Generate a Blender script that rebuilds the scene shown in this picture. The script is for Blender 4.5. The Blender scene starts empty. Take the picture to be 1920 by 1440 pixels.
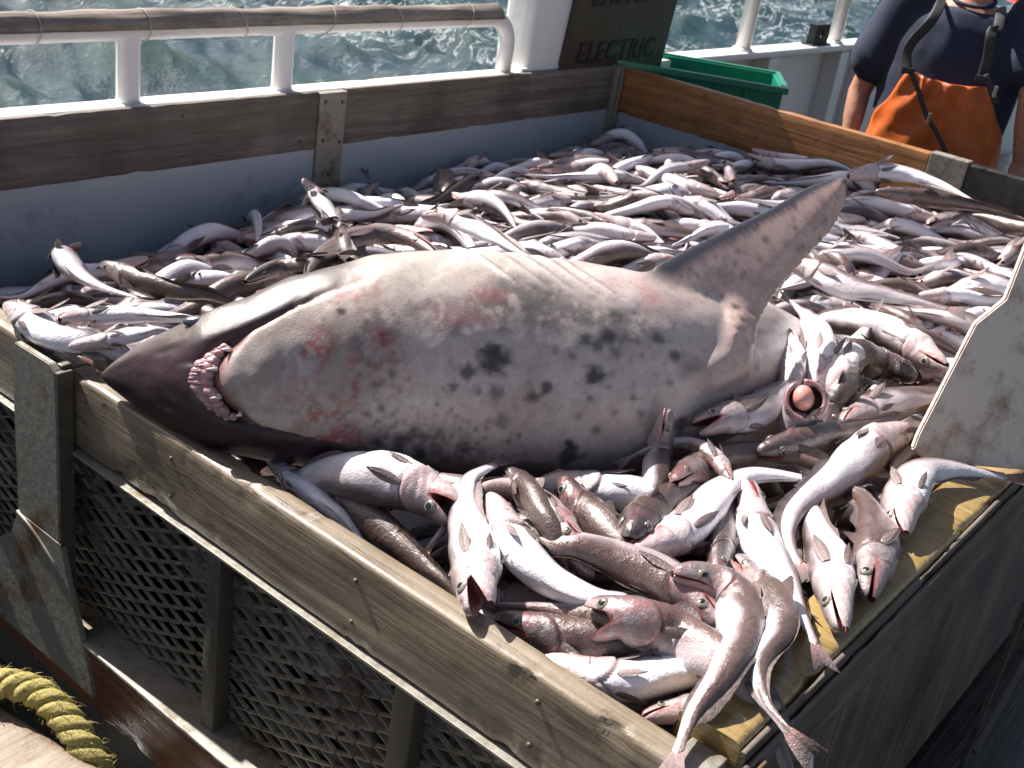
import bpy, bmesh, math, random
import numpy as np
from mathutils import Vector, Matrix
rnd = random.Random(7); nr = np.random.RandomState(11)
R_ = math.radians
sc = bpy.context.scene
COL = sc.collection
# ------------------------------------------------------------------ camera
FPX = 2200.78
RW = np.array([[0.62917424, -0.24832302, 0.73652933],
               [-0.76377836, -0.37327514, 0.52660069],
               [0.14416101, -0.89386875, -0.42451885]])      # rows: world axes in camera axes (x right, y down, z forward)
CAM = np.array([-1.0704, -0.3908, 1.0])
cd = bpy.data.cameras.new('camera'); cam = bpy.data.objects.new('camera', cd); COL.objects.link(cam)
cd.sensor_width = 36; cd.lens = 36*FPX/1920; cd.clip_end = 3000; cd.clip_start = 0.02
M = Matrix(((RW[0,0], -RW[0,1], -RW[0,2], CAM[0]), (RW[1,0], -RW[1,1], -RW[1,2], CAM[1]), (RW[2,0], -RW[2,1], -RW[2,2], CAM[2]), (0,0,0,1)))
cam.matrix_world = M
cd.dof.use_dof = True; cd.dof.focus_distance = 1.95; cd.dof.aperture_fstop = 11
sc.camera = cam
# ------------------------------------------------------------------ world, sun, exposure
SUN_AZ, SUN_EL = R_(92.5), R_(47)
w = bpy.data.worlds.new('World'); sc.world = w; w.use_nodes = True
nt = w.node_tree; bg = nt.nodes['Background']
sky = nt.nodes.new('ShaderNodeTexSky'); sky.sky_type = 'NISHITA'; sky.sun_disc = False
sky.sun_elevation = SUN_EL; sky.sun_rotation = math.pi/2-SUN_AZ; sky.air_density = 1.0; sky.dust_density = 2.0
wm = nt.nodes.new('ShaderNodeMix'); wm.data_type = 'RGBA'; wm.blend_type = 'MULTIPLY'; wm.inputs[0].default_value = 1; wm.inputs[7].default_value = (1.13, .985, .89, 1)
nt.links.new(sky.outputs[0], wm.inputs[6]); nt.links.new(wm.outputs[2], bg.inputs[0]); bg.inputs[1].default_value = 0.051
sd = bpy.data.lights.new('sun', 'SUN'); sd.energy = 5.0; sd.angle = R_(0.6); sd.color = (1, .96, .91)
so = bpy.data.objects.new('sun', sd); COL.objects.link(so)
tosun = Vector((math.cos(SUN_AZ)*math.cos(SUN_EL), math.sin(SUN_AZ)*math.cos(SUN_EL), math.sin(SUN_EL)))
so.rotation_euler = tosun.to_track_quat('Z', 'Y').to_euler(); so.location = (0, 0, 10)
sc.view_settings.view_transform = 'Standard'; sc.view_settings.look = 'None'
sc.view_settings.exposure = 1.22; sc.view_settings.gamma = 1
# ------------------------------------------------------------------ helpers
def ray(px): return RW @ np.array([px[0]-960., px[1]-720., FPX])
def PZ(px, z): r = ray(px); return CAM + (z-CAM[2])/r[2]*r
def PXp(px, x): r = ray(px); return CAM + (x-CAM[0])/r[0]*r
def PYp(px, y): r = ray(px); return CAM + (y-CAM[1])/r[1]*r
def PL(px, o, n): r = ray(px); return CAM + np.dot(np.array(o)-CAM, n)/np.dot(r, n)*r
def proj(p): c = RW.T @ (np.array(p, float)-CAM); return c[0]/c[2]*FPX+960, c[1]/c[2]*FPX+720, c[2]
def nrm(v): v = np.array(v, float); return v/max(1e-9, np.linalg.norm(v))
def sst(a, b, x): t = np.clip((x-a)/(b-a), 0, 1); return t*t*(3-2*t)
def vnoise(p, scale=1.0, seed=0, octv=4):
    p = np.asarray(p, float)*scale; out = np.zeros(p.shape[:-1]); amp = 1; tot = 0
    for o in range(octv):
        i = np.floor(p).astype(np.int64); f = p-i; f = f*f*(3-2*f); acc = 0
        for dx in (0,1):
            for dy in (0,1):
                for dz in (0,1):
                    h = ((i[...,0]+dx)*73856093) ^ ((i[...,1]+dy)*19349663) ^ ((i[...,2]+dz)*83492791) ^ (seed*2654435+o*977)
                    h = (h*1103515245+12345) & 0x7fffffff; h = (h ^ (h >> 13))*1274126177 & 0x7fffffff
                    v = (h & 0xffff)/65535.
                    acc = acc+v*np.where(dx, f[...,0], 1-f[...,0])*np.where(dy, f[...,1], 1-f[...,1])*np.where(dz, f[...,2], 1-f[...,2])
        out += acc*amp; tot += amp; amp *= .5; p = p*2.03+17.1
    return out/tot
def empty(name, loc, label=None, cat=None, group=None, kind=None):
    o = bpy.data.objects.new(name, None); COL.objects.link(o); o.location = tuple(loc); o.empty_display_size = .05
    tag(o, label, cat, group, kind); return o
def tag(o, label=None, cat=None, group=None, kind=None):
    if label: o['label'] = label
    if cat: o['category'] = cat
    if group: o['group'] = group
    if kind: o['kind'] = kind
    return o
def mesh(name, V, F, mat, parent=None, col=None, smooth=True, org=None, kind=None):
    """V in world coordinates; the object's origin goes to its parent's (or to org)"""
    V = np.asarray(V, float)
    o0 = np.array(parent_loc(parent)) if parent else (np.array(org) if org is not None else V.mean(0))
    me = bpy.data.meshes.new(name)
    VV = V-o0
    if isinstance(F, np.ndarray) and F.shape[1] == 4 and not (F[:,3] < 0).any():
        nf = len(F); me.vertices.add(len(VV)); me.vertices.foreach_set('co', VV.ravel())
        me.loops.add(nf*4); me.loops.foreach_set('vertex_index', F.ravel().astype(np.int32))
        me.polygons.add(nf); me.polygons.foreach_set('loop_start', np.arange(nf, dtype=np.int32)*4)
        me.update(calc_edges=True)
    else:
        me.from_pydata([tuple(v) for v in VV], [], [tuple(int(i) for i in f) for f in F]); me.update()
    me.validate()
    if col is not None:
        c = np.ones((len(VV), 4)); c[:, :3] = np.clip(col, 0, 1)
        a = me.color_attributes.new('Col', 'FLOAT_COLOR', 'POINT'); a.data.foreach_set('color', c.ravel())
    me.materials.append(mat)
    if smooth: me.polygons.foreach_set('use_smooth', np.ones(len(me.polygons), bool))
    ob = bpy.data.objects.new(name, me); COL.objects.link(ob)
    if parent:
        ob.parent = parent
        if parent.parent is not None or parent.type == 'MESH': pass
        ob['_o'] = 0
        del ob['_o']
        WL[ob.name] = tuple(o0)
    else:
        ob.location = tuple(o0); WL[ob.name] = tuple(o0)
    if kind: ob['kind'] = kind
    return ob
WL = {}
def parent_loc(p):
    return WL.get(p.name, tuple(p.location))
def grid_faces(m, n, closed=False, off=0):
    i = np.arange(m-1)[:, None]; j = np.arange(n if closed else n-1)[None, :]; j2 = (j+1) % n
    return (np.stack([i*n+j+0*i, i*n+j2+0*i, (i+1)*n+j2, (i+1)*n+j+0*i], -1).reshape(-1, 4)+off)
class MB:
    def __init__(s): s.V = []; s.F = []; s.C = []; s.n = 0
    def add(s, V, F, c=None):
        V = np.asarray(V, float); s.V.append(V)
        s.F += [tuple(int(k)+s.n for k in f) for f in F]
        if c is not None:
            c = np.asarray(c, float); s.C.append(np.tile(c, (len(V), 1)) if c.ndim == 1 else c)
        s.n += len(V); return s
    def box(s, a, b, bev=0.0, c=None):
        bm = bmesh.new(); bmesh.ops.create_cube(bm, size=1)
        a = np.array(a, float); b = np.array(b, float)
        for v in bm.verts: v.co = Vector(tuple((a+b)/2+np.array(v.co)*(b-a)))
        if bev > 0: bmesh.ops.bevel(bm, geom=list(bm.edges), offset=bev, segments=2, profile=.6, affect='EDGES')
        bm.verts.index_update()
        V = [tuple(v.co) for v in bm.verts]; F = [[v.index for v in f.verts] for f in bm.faces]; bm.free()
        return s.add(V, F, c)
    def obox(s, o, ax, ay, az, bev=0.0, c=None):   # corner o, edge vectors
        bm = bmesh.new(); bmesh.ops.create_cube(bm, size=1)
        L = [np.linalg.norm(ax), np.linalg.norm(ay), np.linalg.norm(az)]
        for v in bm.verts: v.co = Vector(((v.co.x+.5)*L[0], (v.co.y+.5)*L[1], (v.co.z+.5)*L[2]))
        if bev > 0: bmesh.ops.bevel(bm, geom=list(bm.edges), offset=bev, segments=2, profile=.6, affect='EDGES')
        bm.verts.index_update(); ex, ey, ez = nrm(ax), nrm(ay), nrm(az); o = np.array(o, float)
        V = [o+ex*v.co.x+ey*v.co.y+ez*v.co.z for v in bm.verts]; F = [[v.index for v in f.verts] for f in bm.faces]; bm.free()
        return s.add(V, F, c)
    def tube(s, P, r, n=12, cap=True, c=None):
        P = np.asarray(P, float); m = len(P); r = np.broadcast_to(np.asarray(r, float), (m,))
        T = np.gradient(P, axis=0); T /= np.linalg.norm(T, axis=1)[:, None]+1e-12
        u = np.cross(T[0], (0, 0, 1)); u = nrm(u) if np.linalg.norm(u) > .1 else nrm(np.cross(T[0], (0, 1, 0)))
        V = []
        for i in range(m):
            u = nrm(u-T[i]*np.dot(u, T[i])); v = np.cross(T[i], u)
            for k in range(n):
                a = 2*math.pi*k/n; V.append(P[i]+r[i]*(math.cos(a)*u+math.sin(a)*v))
        F = [tuple(f) for f in grid_faces(m, n, True)]
        if cap: F.append(tuple(range(n))[::-1]); F.append(tuple(range((m-1)*n, m*n)))
        return s.add(V, F, c)
    def build(s, name, mat, parent=None, smooth=False, org=None, kind=None):
        V = np.concatenate(s.V)
        return mesh(name, V, s.F, mat, parent, np.concatenate(s.C) if s.C else None, smooth, org, kind)
def autosmooth(ob, ang=35):
    me = ob.data; me.polygons.foreach_set('use_smooth', np.ones(len(me.polygons), bool))
    try: me.set_sharp_from_angle(angle=R_(ang))
    except Exception: pass
    return ob
def catmull(P, n):
    P = np.asarray(P, float); Q = np.vstack([2*P[0]-P[1], P, 2*P[-1]-P[-2]]); out = []
    for i in range(1, len(Q)-2):
        p0, p1, p2, p3 = Q[i-1:i+3]
        for t in np.linspace(0, 1, 24, endpoint=False):
            out.append(.5*((2*p1)+(-p0+p2)*t+(2*p0-5*p1+4*p2-p3)*t*t+(-p0+3*p1-3*p2+p3)*t**3))
    out.append(P[-1]); out = np.array(out)
    d = np.r_[0, np.cumsum(np.linalg.norm(np.diff(out, axis=0), axis=1))]
    s = np.linspace(0, d[-1], n); return np.stack([np.interp(s, d, out[:, k]) for k in range(3)], -1), d[-1]
# ------------------------------------------------------------------ materials
class NB:
    def __init__(s, name):
        s.m = bpy.data.materials.new(name); s.m.use_nodes = True; s.t = s.m.node_tree; s.b = s.t.nodes['Principled BSDF']
        s.co = s.t.nodes.new('ShaderNodeTexCoord').outputs['Object']
    def n(s, typ, **k):
        x = s.t.nodes.new(typ)
        for a, v in k.items(): setattr(x, a, v)
        return x
    def l(s, a, b): s.t.links.new(a, b)
    def mapn(s, scale, rot=(0,0,0), src=None):
        x = s.n('ShaderNodeMapping'); x.inputs['Scale'].default_value = scale; x.inputs['Rotation'].default_value = rot
        s.l(src or s.co, x.inputs[0]); return x.outputs[0]
    def noise(s, vec, scale, detail=5, rough=.6, dist=0):
        x = s.n('ShaderNodeTexNoise'); x.inputs['Scale'].default_value = scale; x.inputs['Detail'].default_value = detail
        x.inputs['Roughness'].default_value = rough; x.inputs['Distortion'].default_value = dist; s.l(vec, x.inputs['Vector']); return x.outputs['Fac']
    def ramp(s, fac, *stops):
        x = s.n('ShaderNodeValToRGB'); e = x.color_ramp.elements
        while len(e) < len(stops): e.new(.5)
        for i, (p, c) in enumerate(stops):
            e[i].position = p; e[i].color = (c, c, c, 1) if not hasattr(c, '__len__') else (*c, 1)
        s.l(fac, x.inputs[0]); return x.outputs[0]
    def mix(s, f, a, b, mode='MIX'):
        x = s.n('ShaderNodeMix', data_type='RGBA', blend_type=mode)
        for sk, v in ((x.inputs[0], f), (x.inputs[6], a), (x.inputs[7], b)):
            if hasattr(v, 'is_output'): s.l(v, sk)
            elif hasattr(v, '__len__'): sk.default_value = (*v, 1)
            else: sk.default_value = v
        return x.outputs[2]
    def math(s, op, a, b=0):
        x = s.n('ShaderNodeMath', operation=op)
        for sk, v in ((x.inputs[0], a), (x.inputs[1], b)):
            if hasattr(v, 'is_output'): s.l(v, sk)
            else: sk.default_value = v
        return x.outputs[0]
    def bump(s, h, strength, dist, prev=None):
        x = s.n('ShaderNodeBump'); x.inputs['Strength'].default_value = strength; x.inputs['Distance'].default_value = dist
        s.l(h, x.inputs['Height'])
        if prev is not None: s.l(prev, x.inputs['Normal'])
        s.l(x.outputs[0], s.b.inputs['Normal']); return x.outputs[0]
    def set(s, **k):
        for a, v in k.items():
            sk = s.b.inputs[a.replace('_', ' ')]
            if hasattr(v, 'is_output'): s.l(v, sk)
            elif hasattr(v, '__len__'): sk.default_value = (*v, 1)
            else: sk.default_value = v
        return s
def wood(name, ax, c1, c2, c3, rough=.6, grain=60, spots=.0, wet=0, stain=(.05,.04,.03), stainamt=.5):
    b = NB(name); sca = [grain]*3; sca[ax] = grain*.04
    v = b.mapn(tuple(sca)); g = b.noise(v, 1.0, 6, .65, .6); g2 = b.noise(v, 4.0, 3, .6)
    lo = b.noise(b.mapn((1,1,1)), 5, 5, .6); fine = b.noise(b.mapn((1,1,1)), 90, 3, .7)
    c = b.ramp(g, (.28, c1), (.5, c2), (.75, c3))
    c = b.mix(b.ramp(g2, (.45, 0.), (.7, .45)), c, c1)
    crk = b.math('ABSOLUTE', b.math('SUBTRACT', b.noise(b.mapn(tuple(x*.35 for x in sca)), 1.0, 4, .55, .8), .5)); crk = b.math('MULTIPLY', b.ramp(crk, (.0, 1.), (.012, 0.)), b.ramp(lo, (.45, 0.), (.55, 1.)))
    c = b.mix(b.math('MULTIPLY', crk, .8), c, (.02,.015,.01))
    c = b.mix(b.math('MULTIPLY', b.ramp(lo, (.42, 0.), (.7, 1.)), stainamt), c, stain)
    c = b.mix(b.ramp(fine, (.66, 0.), (.75, .6)), c, (.035,.03,.025))
    if spots: c = b.mix(b.ramp(b.noise(b.mapn((1,1,1)), 22, 4, .6), (.62, 0.), (.68, spots)), c, (.09,.045,.03))
    b.set(Base_Color=c, Roughness=b.ramp(lo, (.3, rough), (.7, max(.15, rough-.25))))
    if wet: b.set(Coat_Weight=wet, Coat_Roughness=.12)
    n1 = b.bump(g, .55, .006); b.bump(fine, .3, .002, n1)
    return b.m
def metal(name, c1, c2, rust, rough=.45, met=.6, rustlo=.55):
    b = NB(name); lo = b.noise(b.co, 9, 6, .65); f = b.noise(b.co, 60, 5, .7)
    c = b.mix(b.ramp(f, (.3, 0.), (.7, 1.)), c1, c2); rm = b.ramp(lo, (rustlo, 0.), (rustlo+.12, 1.))
    c = b.mix(rm, c, rust); b.set(Base_Color=c, Roughness=b.ramp(f, (.3, rough-.15), (.7, rough+.2)), Metallic=b.math('MULTIPLY', b.math('SUBTRACT', 1., rm), met))
    b.bump(f, .35, .002); return b.m
def paint(name, c, dirt=(.3,.22,.15), rough=.35, lo=.62, coat=.3, sc_=7):
    b = NB(name); n = b.noise(b.co, sc_, 7, .7); f = b.noise(b.co, 70, 4, .7)
    cc = b.mix(b.ramp(n, (lo, 0.), (lo+.18, .8)), c, dirt); cc = b.mix(b.ramp(f, (.68, 0.), (.74, .6)), cc, tuple(x*.4 for x in dirt))
    b.set(Base_Color=cc, Roughness=rough, Coat_Weight=coat, Coat_Roughness=.15); b.bump(b.noise(b.co, 25, 4, .6), .25, .004); return b.m
def plain(name, c, rough=.5, nscale=40, var=.25, bump=.2, bd=.003, met=0, coat=0):
    b = NB(name); f = b.noise(b.co, nscale, 5, .65)
    b.set(Base_Color=b.mix(b.ramp(f, (.3, 0.), (.7, 1.)), tuple(x*(1-var) for x in c), tuple(min(1, x*(1+var)) for x in c)), Roughness=rough, Metallic=met, Coat_Weight=coat)
    b.bump(f, bump, bd); return b.m
mWoodA = wood('weathered_rail_wood', 1, (.12,.092,.062), (.235,.185,.13), (.35,.285,.215), .55, 55, .55, .25, (.10,.075,.045), .55)
mWoodB = wood('ochre_wet_wood', 1, (.24,.15,.055), (.38,.26,.10), (.50,.37,.18), .35, 60, .3, .6, (.15,.11,.04), .75)
mWoodC = wood('dark_weathered_plank', 0, (.09,.073,.06), (.165,.135,.112), (.26,.22,.185), .7, 40, .3, 0, (.06,.04,.03), .8)
mWoodD = wood('orange_brown_plank', 1, (.22,.085,.028), (.38,.17,.06), (.5,.25,.10), .5, 45, .5, .2, (.16,.06,.02), .6)
mPanelB = wood('dark_ply_panel', 2, (.10,.062,.045), (.18,.12,.088), (.34,.26,.21), .5, 40, .3, .3, (.03,.022,.02), .6)
mWoodF = wood('pale_driftwood_beam', 0, (.13,.095,.065), (.30,.23,.17), (.42,.34,.27), .7, 35, .3, 0, (.12,.085,.055), .7)
mRustW = wood('rust_brown_board', 1, (.10,.035,.015), (.22,.08,.03), (.36,.17,.07), .55, 40, .5, .1, (.05,.025,.015), .6)
mBlackB = plain('black_painted_board', (.02,.022,.022), .4, 30, .5, .4)
mGreyP = paint('blue_grey_panel_paint', (.37,.405,.45), (.05,.055,.06), .35, .6, .3, 3)
mSteel = metal('dirty_galvanised_steel', (.21,.195,.16), (.33,.31,.265), (.13,.08,.04), .5, .3, .52)
mSteelD = metal('dark_steel', (.095,.086,.07), (.165,.15,.125), (.09,.06,.04), .5, .5, .5)
mMesh = metal('expanded_metal', (.22,.21,.16), (.33,.31,.25), (.12,.085,.055), .42, .6, .5)
mWhite = paint('white_marine_paint', (.8,.79,.77), (.42,.3,.2), .35, .72, .3)
mPlate = paint('scuffed_white_board', (.78,.65,.56), (.30,.15,.09), .45, .50, .2, 14)
mRailWood = wood('rail_top_timber', 0, (.16,.12,.095), (.30,.245,.205), (.46,.41,.37), .6, 60, .3, 0, (.1,.07,.05), .6)
mCord = plain('lashing_cord', (.5,.45,.38), .8)
mSign = wood('brown_sign_board', 2, (.035,.024,.017), (.055,.038,.026), (.075,.052,.036), .6, 30, .1, 0, (.03,.02,.015), .6)
mLetter = plain('black_stencil_paint', (.008,.008,.008), .6)
mCrate = plain('green_plastic', (.008,.20,.12), .35, 60, .15, .15, .001, 0, .2)
mBlack = plain('black_webbing', (.012,.012,.013), .6, 120, .4, .5)
mRope = plain('yellow_fibre_rope', (.31,.255,.07), .75, 300, .4, .8, .002)
mShirt = plain('navy_cotton', (.018,.022,.05), .9, 160, .35, .4, .002)
mBib = plain('orange_oilskin', (.50,.105,.016), .5, 14, .25, .35, .008)
mSkin = plain('weathered_skin', (.42,.20,.13), .5, 40, .18, .2)
mHair = plain('brown_hair', (.06,.035,.02), .7, 200, .5, .8)
mBoot = plain('dark_rubber', (.02,.02,.02), .4)
mRed = plain('red_fabric', (.45,.02,.015), .7)
mDeck = wood('wet_deck_boards', 0, (.018,.015,.012), (.03,.025,.02), (.05,.04,.032), .4, 30, .3, .3, (.03,.025,.02), .7)
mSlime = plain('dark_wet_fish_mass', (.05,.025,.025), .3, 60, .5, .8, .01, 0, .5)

def fishmat(name, rough=.26, coat=1., bs=110, bstr=.42, metallic=.04, nv=.35):
    b = NB(name); a = b.n('ShaderNodeVertexColor', layer_name='Col').outputs[0]
    n1 = b.noise(b.co, 28, 6, .7); n2 = b.noise(b.co, bs*2.5, 3, .7)
    c = b.mix(b.ramp(n1, (.42, 0.), (.72, nv)), a, (.66,.58,.60), 'MULTIPLY')
    c = b.mix(b.ramp(n2, (.55, 0.), (.75, .35)), c, (.3,.22,.2), 'MULTIPLY')
    b.set(Base_Color=c, Roughness=b.ramp(n1, (.3, rough), (.7, rough+.15)), Metallic=metallic, Coat_Weight=coat, Coat_Roughness=.045)
    vo = b.n('ShaderNodeTexVoronoi'); vo.inputs['Scale'].default_value = 420; b.l(b.co, vo.inputs['Vector']); x0_ = b.bump(vo.outputs['Distance'], .35, .0012)
    x = b.bump(b.noise(b.co, bs, 4, .6), bstr, .004, x0_); b.bump(n2, bstr*.9, .0016, x)
    # coat follows the same wrinkles
    b.t.links.new(b.b.inputs['Normal'].links[0].from_socket, b.b.inputs['Coat Normal'])
    return b.m
mFish = fishmat('wet_hake_skin')
mFin = fishmat('wet_fin_membrane', .35, .4, 220, .5, .05)
mEye = fishmat('glassy_eye', .08, 1., 10, .02, .1, .0)
mMouth = fishmat('wet_mouth_flesh', .2, 1., 90, .4, 0, .3)
def sharkmat():
    b = NB('wet_shark_skin'); a = b.n('ShaderNodeVertexColor', layer_name='Col').outputs[0]
    n1 = b.noise(b.co, 60, 6, .75); n2 = b.noise(b.co, 500, 2, .6)
    c = b.mix(b.ramp(n1, (.48, 0.), (.72, .5)), a, (.42,.33,.32), 'MULTIPLY')
    b.set(Base_Color=c, Roughness=b.ramp(n1, (.3, .3), (.7, .48)), Coat_Weight=.55, Coat_Roughness=.09, Specular_IOR_Level=.35)
    x = b.bump(b.noise(b.co, 14, 4, .5), .2, .008); b.bump(b.noise(b.co, 300, 4, .75), .6, .0016, x)
    b.t.links.new(b.b.inputs['Normal'].links[0].from_socket, b.b.inputs['Coat Normal']); return b.m
mShark = sharkmat()

def plank(name, mat, parent, a, b, ax, bev=.008, wob=.0018, seg=90, org=None, kind=None, seed=1, extra=None):
    """worn board: rounded rectangular section swept along axis ax between corners a and b"""
    a = np.array(a, float); b = np.array(b, float); o = [i for i in range(3) if i != ax]
    c = (a+b)/2; hx, hy = (b-a)[o[0]]/2, (b-a)[o[1]]/2; bev = min(bev, hx*.8, hy*.8)
    ring = []
    for sx, sy, a0 in ((1,1,0),(-1,1,90),(-1,-1,180),(1,-1,270)):
        for k in (0, 30, 60, 90):
            t = R_(a0+k); ring.append((sx*(hx-bev)+bev*math.cos(t), sy*(hy-bev)+bev*math.sin(t)))
    # extra points on the long sides
    R2 = []
    for i in range(len(ring)):
        p, q = ring[i], ring[(i+1) % len(ring)]; d = math.dist(p, q); m = max(1, int(d/.02))
        for k in range(m): R2.append((p[0]+(q[0]-p[0])*k/m, p[1]+(q[1]-p[1])*k/m))
    R2 = np.array(R2); n = len(R2); V = np.zeros((seg, n, 3))
    xs = np.linspace(a[ax], b[ax], seg)
    V[:, :, ax] = xs[:, None]; V[:, :, o[0]] = c[o[0]]+R2[None, :, 0]; V[:, :, o[1]] = c[o[1]]+R2[None, :, 1]
    sc1 = [14]*3; sc1[ax] = 5
    dn = (vnoise(V*np.array(sc1), 1, seed, 3)-.5)
    cr = np.clip(vnoise(V*np.array(sc1)*3, 1, seed+5, 3)-.6, 0, 1)
    corner = (np.minimum(hx-np.abs(R2[:, 0]), hy-np.abs(R2[:, 1])) < bev*1.0) & ((hx-np.abs(R2[:, 0])) < bev*1.2) & ((hy-np.abs(R2[:, 1])) < bev*1.2)
    amp = wob*2*dn-corner[None, :]*cr*wob*16
    for k, j in ((0, o[0]), (1, o[1])):
        V[:, :, j] += np.sign(R2[None, :, k])*amp*(np.abs(R2[None, :, k]) > (hx, hy)[k]-bev*1.5)
    F = [tuple(f) for f in grid_faces(seg, n, True)]+[tuple(range(n))[::-1], tuple(range((seg-1)*n, seg*n))]
    ob = mesh(name, V.reshape(-1, 3), F, mat, parent, None, True, org, kind)
    return autosmooth(ob, 50)

# ================================================================== SETTING: sea, deck
def sea():
    ra = np.geomspace(3.5, 900, 330); A0 = np.concatenate([np.linspace(R_(-5), R_(88), 620), np.linspace(R_(88), R_(355), 120)[1:-1]])
    Rr, Aa = np.meshgrid(ra, A0, indexing='ij'); X = CAM[0]+Rr*np.cos(Aa); Y = CAM[1]+Rr*np.sin(Aa)
    Z = np.zeros_like(X); q = np.random.RandomState(5); foam = np.zeros_like(X)
    for k in range(26):
        lam = 5.5*.82**k+.25; th = R_(205)+q.normal(0, .55); ph = q.uniform(0, 6.28)
        amp = .030*lam**.9; fade = np.clip(lam*14/Rr, 0, 1)
        s = np.sin((X*math.cos(th)+Y*math.sin(th))*2*math.pi/lam+ph+1.2*np.sin(X*.31+k)*np.cos(Y*.27+k))
        Z += amp*fade*(1-np.abs(s))*1.3
    Z -= Z.mean(); V = np.stack([X, Y, Z-2.05], -1).reshape(-1, 3)
    b = NB('choppy_sea_water'); geo = b.n('ShaderNodeNewGeometry').outputs['Position']
    b.co = geo
    n1 = b.noise(b.mapn((1.2,.8,.3)), 1.0, 7, .62, 1.2); n2 = b.noise(b.mapn((1,1,.5)), 7, 6, .7, .6); lo = b.noise(b.mapn((.16,.12,.1)), 1, 3, .5)
    h = b.n('ShaderNodeSeparateXYZ'); b.l(geo, h.inputs[0])
    crest = b.ramp(b.math('ADD', h.outputs[2], 2.05), (.05, 0.), (.42, 1.))
    # filament-like foam: thin ridges of a distorted noise
    rid = b.math('ABSOLUTE', b.math('SUBTRACT', b.noise(b.mapn((.9,1.3,.5)), 1.1, 6, .6, 2.2), .5))
    fil = b.ramp(rid, (.0, 1.), (.028, 0.))
    patch = b.ramp(b.math('ADD', b.math('MULTIPLY', lo, .75), b.math('MULTIPLY', n1, .35)), (.60, 0.), (.72, 1.))
    fo = b.math('MULTIPLY', b.math('MULTIPLY', fil, .6), b.ramp(b.math('ADD', b.math('MULTIPLY', lo, .75), b.math('MULTIPLY', n1, .35)), (.50, 0.), (.62, 1.)))
    cap = b.math('MULTIPLY', b.ramp(n2, (.5, 0.), (.66, 1.)), b.math('MULTIPLY', patch, b.ramp(n1, (.52, 0.), (.66, .6))))
    fo = b.math('MAXIMUM', fo, cap); fo = b.math('MULTIPLY', fo, b.ramp(n2, (.36, .15), (.5, 1.)))
    base = b.mix(b.ramp(n1, (.35, 0.), (.65, 1.)), (.018,.040,.058), (.028,.062,.082)); base = b.mix(crest, base, (.016,.05,.048))
    b.set(Base_Color=b.mix(fo, base, (.75,.8,.8)), Roughness=b.math('ADD', b.math('MULTIPLY', fo, .6), .13), IOR=1.33)
    x = b.bump(n1, .3, .12); x = b.bump(n2, .7, .05, x); b.bump(b.noise(b.mapn((1,1,1)), 18, 4, .7), .9, .03, x)
    b.b.inputs['Specular IOR Level'].default_value = .3
    mesh('sea', V, grid_faces(len(ra), len(A0), True), b.m, None, None, True, (0,0,0), 'structure')
sea()
deck = MB().box((-3.2, -3.2, -.95), (9.5, 2.33, -.85), .01).build('deck', mDeck, None, False, (3, 0, -.85), 'structure')

# ---- bulwark, posts, rail
CAPY0, CAPY1 = 2.274, 2.352
bw = empty('bulwark', (1.5, 2.33, -.85), 'white painted steel bulwark with flat cap running behind the fish bin', 'bulwark')
plank('cap', mWhite, bw, (-2.5, CAPY0, .165), (2.9, CAPY1, .199), 0, .008, .0008, 120, seed=3)
plank('cap', mWhite, bw, (2.9, CAPY0+.0, .165), (9.5, CAPY1+.045, .199), 0, .008, .0008, 120, seed=4)
MB().box((-2.5, 2.336, -1.7), (2.9, 2.348, .163), 0).build('side_plate', mWhite, bw)
MB().box((2.9, 2.376, -1.7), (9.5, 2.388, .163), 0).build('side_plate', mWhite, bw)
for px in (1418, 1548, 1600, 1700):
    p = PYp((px, 160), 2.33); m = MB(); m.box((p[0]-.012, 2.27, -.84), (p[0]+.012, 2.375, .16), .003); m.box((p[0]-.05, 2.262, -.84), (p[0]+.05, 2.27, .16), .002)
    m.build('frame_rib', mWhite, bw)
YR = 2.312; ZR = .405
rl = empty('guard_rail', (.8, YR, .2), 'low white pipe guard rail topped with lashed weathered timber above the sea', 'railing')
xe = 2.36
pts = [(-2.4, YR, ZR-.016), (xe-.12, YR, ZR-.016)]+[(xe-.12+.1*math.sin(t), YR, ZR-.116+.1*math.cos(t)) for t in np.linspace(.15, math.pi/2, 8)]+[(xe-.02, YR, .2)]
MB().tube(pts, .030, 16).build('pipe', mWhite, rl, True)
# timber on the rail, slightly irregular half-round
xs = np.linspace(-2.4, xe-.1, 160); V = []
for i, x in enumerate(xs):
    for k in range(13):
        t = math.pi*k/12; r = .040+.002*math.sin(x*9+k)+.0015*math.sin(x*31)
        V.append((x, YR-math.cos(t)*r, ZR-.012+math.sin(t)*r*1.1))
    V.append((x, YR, ZR-.010))
V = np.array(V); mesh('timber', V, [tuple(f) for f in grid_faces(len(xs), 14, True)]+[tuple(range(14))[::-1], tuple(range(159*14, 160*14))], mRailWood, rl)
for x in np.arange(-.4, 2.25, .31):
    x = x+rnd.uniform(-.03, .03); t = np.linspace(0, 2*math.pi, 22); sl = rnd.uniform(-.02, .02)
    MB().tube(np.stack([x+sl*np.cos(t), YR+.0415*np.sin(t), ZR-.006+.040*np.cos(t)], -1), .0016, 6, False).build('lashing', mCord, rl, True)
for px, lean in ((240, 0), (527, 0)):
    p = PYp((px, 190 if px == 240 else 172), YR)
    MB().tube([(p[0], YR, .195), (p[0], YR, .215), (p[0], YR, .35), (p[0], YR, .38), (p[0], YR, .40)], [.034, .031, .031, .034, .04], 20).build('post', mWhite, rl, True)
MB().tube([(xe-.02, YR, .19), (xe-.02, YR, .22)], [.032, .027], 16).build('post_foot', mWhite, rl, True)
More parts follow.
